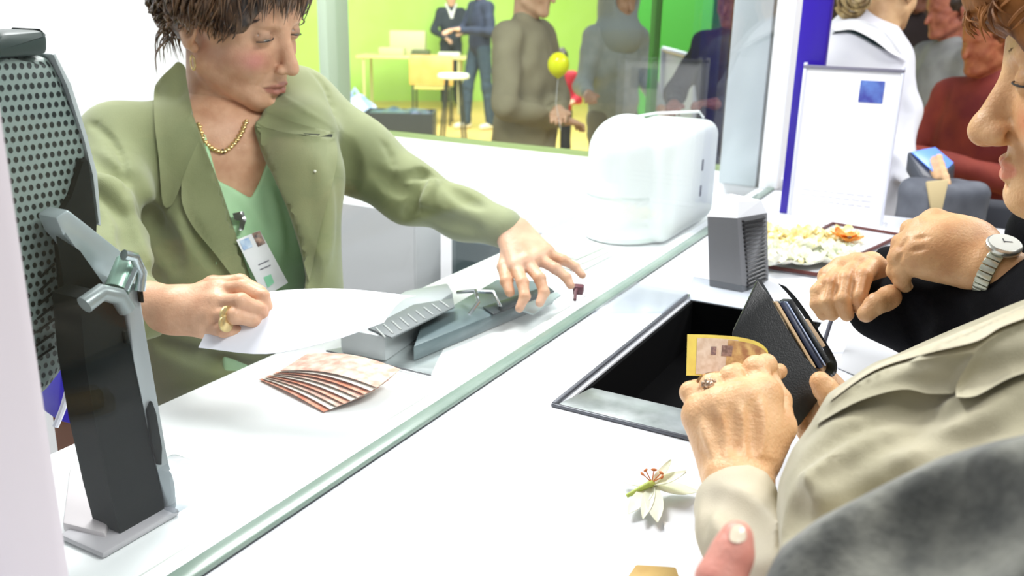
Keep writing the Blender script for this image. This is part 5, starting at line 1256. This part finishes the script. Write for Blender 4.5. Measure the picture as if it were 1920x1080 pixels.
# ================================================================ hall furniture seen through the side window
def hall(px, py): return onz(px, py, 0.0)
Mf = frame(0)   # axes facing the viewer
def loc(o, x, y, z): return Vector(o)+Vector(RH*x)+Vector(FH*y)+Vector((0, 0, z))
def hbox(mb, o, c, size, bev=.0): return mb.box(loc(o, *c), size, Matrix(np.stack([RH, FH, [0, 0, 1]], 1).tolist()), bev)
M_chw = mat('chair_plywood', (214, 170, 84), .4, rgb2=(226, 186, 104), scale=8); M_leg = mat('chair_leg', (60, 66, 62), .4, .4); M_tabt = mat('table_top', (226, 220, 150), .4)
ch0 = hall(812, 232)
chr_ = empty('dining_chair', ch0, 'plywood-backed chair seen from behind before the hall table', 'chair')
mb = MB(); 
pts = [loc(ch0, x, -.22+.05*(1-(x/.27)**2), z) for x, z in ((-.27, .50), (.27, .50), (.27, .82), (.24, .86), (-.24, .86), (-.27, .82))]
mb.prism(pts, Vector(FH)*.02, .006).build('backrest', M_chw, chr_)
hbox(MB(), ch0, (0, .02, .46), (.46, .44, .025), .01).build('seat', mat('seat_light', (232, 222, 130), .4), chr_)
for sx in (-.23, .23):
    MB().tube([loc(ch0, sx, -.20, 0), loc(ch0, sx, -.20, .45), loc(ch0, sx, -.20, .80)], .012, 8).build('leg', M_leg, chr_)
    MB().tube([loc(ch0, sx, .22, 0), loc(ch0, sx, .20, .45)], .012, 8).build('leg', M_leg, chr_)
t0 = loc(hall(770, 222), 0, .9, 0)
tb = empty('dining_table', t0, 'pale table with cluttered top behind the plywood chair', 'table')
hbox(MB(), t0, (-.05, 0, .75), (1.5, .75, .03), .006).build('tabletop', M_tabt, tb)
for sx in (-.7, .6):
    for sy in (-.33, .33): MB().tube([loc(t0, sx, sy, 0), loc(t0, sx, sy, .735)], .02, 8).build('leg', mat('pale_leg', (206, 206, 150), .4), tb)
for i, (x, w_, h_, c_) in enumerate([(-.35, .35, .10, (206, 214, 150)), (.05, .25, .07, (90, 100, 60)), (-.15, .5, .32, (214, 216, 160)), (.45, .3, .05, (240, 244, 220))]):
    o_ = hbox(MB(), t0, (x, .0+.22*(i == 2), .766+h_/2), (w_, .2, h_), .01).build('carton', mat('carton_%d' % i, c_, .6))
    tag(o_, ['low pale carton on the left of the hall table', 'small dark carton on the hall table', 'tall pale carton at the back of the hall table', 'flat white carton at the right of the hall table'][i], 'box')
def stool(px, py, label):
    o = hall(px, py); r = empty('bar_stool', o, label, 'stool')
    MB().lathe(tuple(loc(o, 0, 0, .68)), [(.001, 0), (.17, 0), (.18, .02), (.17, .05), (.001, .06)], 20).build('seat', mat('pale_seat', (236, 244, 226), .4), r)
    for a in range(4): MB().tube([loc(o, .18*math.cos(a*1.57+.7), .18*math.sin(a*1.57+.7), 0), loc(o, .1*math.cos(a*1.57+.7), .1*math.sin(a*1.57+.7), .68)], .013, 8).build('leg', M_leg, r)
stool(850, 262, 'stool with a pale round seat right of the plywood chair')
o = hall(668, 262)
r = empty('blue_bag', o, 'crumpled blue bag on the hall floor left of the dark crate', 'bag')
S = Sculpt(np.array(o)-.5, np.array(o)+np.array([.5, .5, .6]), .018); S.ell(o+np.array([0, 0, .24]), (.26, .26, .25), None, .03); S.ell(o+np.array([0, 0, .12]), (.30, .28, .13), None, .05); S.noise(.014, 26, 4); S.half(o, (0, 0, -1)); mesh_from('sack', [S], mat('blue_plastic', (120, 150, 214), .35, rgb2=(200, 216, 240), scale=9), r)
MB().tube([loc(o, -.06, 0, .46), loc(o, 0, 0, .56), loc(o, .06, 0, .46)], .02, 8).build('knot', mat('blue_knot', (170, 190, 226), .4), r)
o = hall(752, 285)
r = empty('dark_crate', o, 'open dark bin with navy liner just beyond the side window sill', 'bin')
mb = MB(); 
for c_, s_ in (((0, -.2, .21), (.7, .02, .42)), ((0, .2, .21), (.7, .02, .42)), ((-.34, 0, .21), (.02, .4, .42)), ((.34, 0, .21), (.02, .4, .42)), ((0, 0, .01), (.7, .4, .02))): hbox(mb, o, c_, s_)
mb.build('shell', mat('crate_dark', (44, 54, 62), .5), r)
S = Sculpt(np.array(o)-.45, np.array(o)+np.array([.45, .45, .6]), .016); S.box(o+np.array([0, 0, .33]), (.33, .18, .09), np.stack([RH, FH, [0, 0, 1.]], 1), .05, .01); S.noise(.02, 30, 7); mesh_from('liner', [S], mat('navy_liner', (28, 42, 74), .3, rgb2=(70, 90, 120), scale=12), r)
# framed poster board in the hall
o = P(1272, 150, 5.9)
bd_ = empty('display_board', (o[0], o[1], 0), 'silver-framed pale lilac display board left of the silver window post', 'board')
pb = [P(1243, 92, 6.0), P(1304, 108, 5.8), P(1300, 290, 5.8), P(1236, 290, 6.0)]
MB().prism(pb, tuple(FH*.03), 0).build('panel', mat('lilac_panel', (206, 200, 226), .5, rgb2=(190, 220, 206), scale=2.5), bd_)
for a, b_ in zip(pb, pb[1:]+pb[:1]): MB().tube([a, b_], .018, 8).build('frame', mat('board_frame', (190, 196, 214), .3, .4), bd_)
fo = P(1270, 288, 5.9); MB().tube([fo, (fo[0], fo[1], 0)], .03, 8).build('post', M_leg, bd_)
# balloon
o = P(1047, 121, 3.35)
bl = empty('balloon', o, 'round yellow balloon floating before the child in red', 'balloon')
S = Sculpt(o-.1, o+.1, .004); S.ell(o, (.040, .040, .045)); S.cone(o-np.array([0, 0, .035]), o-np.array([0, 0, .05]), .01, .003, .015); mesh_from('skin', [S], mat('balloon_yellow', (236, 240, 20), .2), bl)
MB().tube([o-np.array([0, 0, .048]), o-np.array([.01, 0, .14]), o-np.array([0, .02, .24])], .001, 5).build('string', M_white, bl)

# ================================================================ people in the hall, two of them window reflections built solid
M_sk = skin_mat('hall_skin', (222, 180, 150), (206, 160, 130), bump=.1)
M_dk = mat('charcoal_cloth', (44, 56, 62), .8, rgb2=(36, 46, 54), scale=10); M_dk2 = mat('navy_cloth', (40, 52, 74), .8, rgb2=(30, 40, 62), scale=8); M_jean = mat('blue_jeans', (56, 76, 90), .8, rgb2=(44, 62, 78), scale=14)
M_hd = mat('dark_hair', (40, 32, 28), .5, rgb2=(66, 52, 44), scale=60); M_hg = mat('grey_hair', (150, 150, 150), .5)
M_wc = mat('white_collar', (238, 240, 236), .6)
bt0 = np.array(t0)+FH*.75
figure('person in charcoal jacket with a wide white collar behind the hall table', None, (bt0+RH*.42).tolist(), 8, 1.64, M_dk, M_dk, M_sk, M_hd, [((.26, .02, 1.12), (.10, .24, 1.02)), ((-.27, .02, 1.12), (-.14, .26, 1.10))], collar=M_wc)
figure('person in navy jacket and jeans standing beside the hall table', None, hall(898, 242).tolist(), -55, 1.76, M_dk2, M_jean, M_sk, M_hd, [((.27, .06, 1.14), (.12, .32, 1.12)), ((-.26, .02, 1.12), (-.12, .32, 1.14))], shoe=mat('pale_shoe', (226, 220, 196), .5), legpose=(.12, -.10))
cp = hall(985, 330); cp = P(985, 200, 3.9); cp[2] = 0  # a reflection in the glass, modelled as a solid figure
M_bc = mat('taupe_coat', (152, 144, 118), .8, rgb2=(138, 130, 106), scale=8, bump=.3, bscale=300)
rt_, B_, H_ = figure('window reflection of a person in a taupe coat, arms folded, built solid', None, cp.tolist(), 62, 1.66, M_bc, M_dk, M_sk, mat('grey_violet_hair', (86, 78, 84), .6, rgb2=(60, 54, 62), scale=40), [((.25, .04, 1.12), (.02, .17, 1.06)), ((-.25, .04, 1.12), (.06, .19, 1.10))], h=.011, coat=.55)
cp = P(1150, 200, 5.2); cp[2] = 0  # second faint reflection, also given a solid body
figure('window reflection of a person in a light grey hooded top, built solid', None, cp.tolist(), 30, 1.62, mat('light_grey_fleece', (186, 194, 192), .9, rgb2=(170, 180, 178), scale=20), mat('grey_slacks', (150, 150, 140), .8), M_sk, None, [((.26, .05, 1.12), (.38, .28, 1.10)), ((-.25, .02, 1.10), (-.18, .22, 1.0))], hood=mat('grey_hood', (176, 186, 186), .9), h=.013)
cp = P(1050, 150, 7.6); cp[2] = 0
figure('small child in a red top behind the yellow balloon', None, cp.tolist(), 0, 1.12, mat('child_red', (200, 40, 60), .7), M_dk2, M_sk, M_hd, [((.24, .05, 1.12), (.16, .22, 1.10)), ((-.24, .02, 1.10), (-.16, .22, 1.1))], h=.014)
cp = P(1368, 150, 4.3); cp[2] = 0
figure('person in very dark clothes half hidden behind the silver window post', None, cp.tolist(), -40, 1.62, mat('near_black_cloth', (34, 40, 44), .8), M_dk, skin_mat('dim_skin', (150, 96, 84), (120, 76, 66)), mat('black_green_hair', (26, 34, 30), .5), [((.27, .06, 1.14), (.12, .32, 1.12)), ((-.26, .02, 1.12), (-.12, .32, 1.14))], h=.013)

# ================================================================ people beyond the counter, photo right
# person in the white coat, back to the viewer
M_coat = mat('white_coat', (240, 240, 246), .7, rgb2=(230, 230, 240), scale=8, bump=.2, bscale=200)
wc0 = P(1610, 300, 2.75); wc0[2] = 0
wp = empty('person', wc0, 'person in a white coat seen from behind, operating a handheld screen', 'person')
S = Sculpt.around([P(1500, 10, 2.9), P(1780, 560, 2.5), P(1490, 620, 2.8), P(1760, 340, 2.3)], .16, .009)
cF = frame(150, 5)
S.ell(P(1600, 190, 2.72), (.165, .12, .24), cF, .05); S.ell(P(1590, 400, 2.72), (.18, .14, .30), cF, .06)
S.chain([P(1530, 118, 2.72), P(1612, 62, 2.74), P(1668, 120, 2.72)], [.065, .07, .065], .05)
S.chain([P(1668, 128, 2.72), P(1690, 210, 2.66), P(1680, 290, 2.60), P(1722, 340, 2.45)], [.068, .056, .048, .034], .03)
S.chain([P(1524, 128, 2.72), P(1510, 230, 2.70), P(1540, 330, 2.62)], [.066, .055, .05], .03)
S.noise(.006, 26, 3)
for pth in ([(1700, 190), (1690, 240), (1664, 280)], [(1640, 330), (1668, 310), (1700, 330)], [(1600, 240), (1640, 300), (1650, 350)]): S.fold(pth, .02, .008, .015, 'cut')
cj = mesh_from('coat', [S], M_coat, wp); bcj = bvh_of(cj)
drape('collar', curve2([(1558, 50, 1), (1590, 36), (1622, 40), (1660, 60), (1690, 100), (1702, 112, 1), (1672, 100), (1640, 76), (1600, 56), (1568, 58)], n=4), bcj, mat('coat_collar', (248, 248, 252), .6), cj, th=.012, lift=.004, curl=.006, step=4, smoothn=3)
drape('neck_strap', curve2([(1560, 62, 1), (1590, 52), (1620, 60), (1652, 84), (1662, 94, 1), (1640, 84), (1612, 68), (1588, 60)], n=4), bcj, mat('dark_teal_strap', (24, 48, 52), .6), cj, th=.008, step=4, smoothn=3)
HW = Head(P(1668, -22, 2.70), frame(128, 10), 1.0)
S = Sculpt(HW.o-.17, HW.o+.17, .005); head_sdf(S, HW, fine=False); S.cone(HW(0, -.015, -.05), P(1640, 84, 2.72), .056, .060, .02)
S2 = Sculpt.around([P(1700, 320, 2.5), P(1790, 340, 2.3)], .09, .005); w_ = P(1728, 336, 2.43); kn = [P(1752+i*3, 306+i*9, 2.38-.012*i) for i in range(4)]
hand_sdf(S2, w_, kn, [([k_, k_+(k_-w_)*.35, k_+(k_-w_)*.5-FW*.0-UP*.02], [.0105, .0095, .008]) for k_ in kn]+[([w_, P(1736, 312, 2.40), P(1752, 298, 2.39)], [.014, .012, .010])], .024)
SA = Sculpt.around([P(1640, 84, 2.72), P(1690, 210, 2.66), P(1680, 290, 2.6), P(1740, 340, 2.4)], .1, .008); SA.chain([P(1640, 84, 2.72), P(1668, 128, 2.72), P(1690, 210, 2.66), P(1680, 290, 2.60), P(1728, 336, 2.43)], [.04, .03, .03, .026, .02], .01)
wb_ = mesh_from('body', [S, S2, SA], skin_mat('warm_skin', (224, 184, 140), (210, 166, 124)), wp)
S = hair_cap(HW, [((.0, .112, -.030), (.070, .070, .100)), ((0, 0, -.125), (.13, .15, .06))], grow=.008, h=.006, amp=.003)
M_hb = mat('dark_blond_hair', (116, 92, 60), .4, rgb2=(196, 172, 120), scale=40, stretch=(1, 1, .3), bump=.4, bscale=200)
hw_ = mesh_from('hair', [S], M_hb, wb_); sp = []; rg = random.Random(9)
for i in range(46):   # loose twisted bun low on the head
    a = rg.uniform(0, 6.28); r = rg.uniform(.014, .045); ctr = P(1598, 4, 2.66); z_ = rg.uniform(-.03, .03)
    q = [ctr+RT*r*math.cos(a+k*.8)+UP*r*math.sin(a+k*.8)-FW*(z_+.04*(1-(r/.05)**2)) for k in range(4)]; sp.append((q, rg.uniform(.004, .008)))
mb = MB(); locks(mb, sp, 6); mb.build('hair_bun', M_hb, hw_)
# handheld device with blue screen
dv_ = empty('handheld_scanner', P(1748, 308, 2.40), 'grey handheld device with a bright blue screen in front of the white coat', 'device')
q4 = [P(1700, 284, 2.38), P(1752, 274, 2.44), P(1792, 308, 2.42), P(1760, 338, 2.34), P(1728, 330, 2.34)]
MB().prism(q4, tuple(-UP*.05+FW*.01), .006).build('body', mat('device_grey', (70, 74, 84), .4), dv_)
n_ = norm(np.cross(q4[1]-q4[0], q4[3]-q4[0])); n_ = n_ if n_[2] > 0 else -n_
s4 = [np.array(q)*.86+np.mean(q4, 0)*.14+n_*.003 for q in q4[:4]]
def emis(name, rgb, st):
    M = mat(name, rgb, .3); b_ = M.node_tree.nodes['Principled BSDF']; b_.inputs['Emission Color'].default_value = (*s2l(rgb), 1); b_.inputs['Emission Strength'].default_value = st; return M
MB().prism(s4, tuple(n_*.003), .001).build('screen', emis('blue_screen', (96, 140, 236), .6), dv_)
# shoulder bag / lap under the device
o = P(1765, 385, 2.35)
bg_ = empty('shoulder_bag', o, 'grey and sand-coloured bag below the blue-screened device', 'bag')
S = Sculpt(o-.22, o+.22, .008); S.box(o+np.array([0, 0, -.03]), (.11, .07, .10), frame(20), .04, .02); S.noise(.006, 30, 2); mesh_from('pouch', [S], mat('bag_grey', (110, 114, 124), .7, rgb2=(84, 88, 98), scale=12), bg_)
MB().prism([P(1738, 340, 2.26), P(1780, 336, 2.27), P(1766, 400, 2.25), P(1748, 400, 2.25)], tuple(FW*.01), .003).build('flap', mat('sand_flap', (206, 186, 140), .7), bg_)
# people further right
M_rust = mat('rust_cloth', (150, 62, 48), .8, rgb2=(120, 40, 40), scale=10); M_grt = mat('grey_shirt', (150, 152, 152), .8, rgb2=(128, 130, 132), scale=12)
cp = P(1760, 200, 3.8); cp[2] = 0
figure('person in a grey top beyond the white coat, dark hair, facing left', None, cp.tolist(), -80, 1.60, M_grt, M_dk, skin_mat('tan_skin', (190, 120, 96), (160, 92, 76)), M_hd, [((.27, .06, 1.14), (.12, .36, 1.16)), ((-.26, .02, 1.12), (-.12, .36, 1.16))], h=.012)
cp = P(1838, 220, 2.95); cp[2] = 0
figure('person in a rust-red coat between the grey top and the nearest face', None, cp.tolist(), -70, 1.50, M_rust, M_dk, skin_mat('tan_skin2', (206, 130, 90), (180, 100, 70)), mat('orange_brown_hair', (140, 80, 36), .5, rgb2=(96, 50, 26), scale=40), [((.27, .06, 1.14), (.10, .34, 1.20)), ((-.26, .02, 1.12), (-.08, .36, 1.22))], h=.012)
cp = P(1900, 120, 4.6); cp[2] = 0
figure('person in black far behind, to the right of the rust-red coat', None, cp.tolist(), -20, 1.76, mat('far_black', (22, 22, 26), .8), M_dk, skin_mat('tan_skin3', (170, 110, 86), (150, 92, 72)), M_hd, [((.26, .02, 1.12), (.2, .2, .95)), ((-.26, .02, 1.12), (-.2, .2, .95))], h=.014)
cp = P(1700, 60, 4.4); cp[2] = 0
figure('person in dark clothes far behind the white coat', None, cp.tolist(), 10, 1.72, mat('far_brown', (46, 34, 34), .8), M_dk, skin_mat('tan_skin4', (150, 104, 90), (130, 86, 72)), M_hd, [((.26, .02, 1.12), (.2, .2, .95)), ((-.26, .02, 1.12), (-.2, .2, .95))], h=.014)
# dark chair back at the counter's far edge
o = P(1690, 436, 2.5)+np.array([.16, -.12, 0])
hc = empty('dark_chair', (o[0], o[1]-.1, 0), 'dark grey chair back showing above the far counter edge', 'chair')
S = Sculpt(o-.3, o+.3, .01); S.box(o+np.array([0, -.06, -.05]), (.02, .17, .14), None, .02, .01); mesh_from('backrest', [S], mat('chair_slate', (60, 62, 70), .7), hc)
MB().tube([o+np.array([0, -.06, -.1]), (o[0], o[1]-.06, 0)], .03, 8).build('post', M_leg, hc)
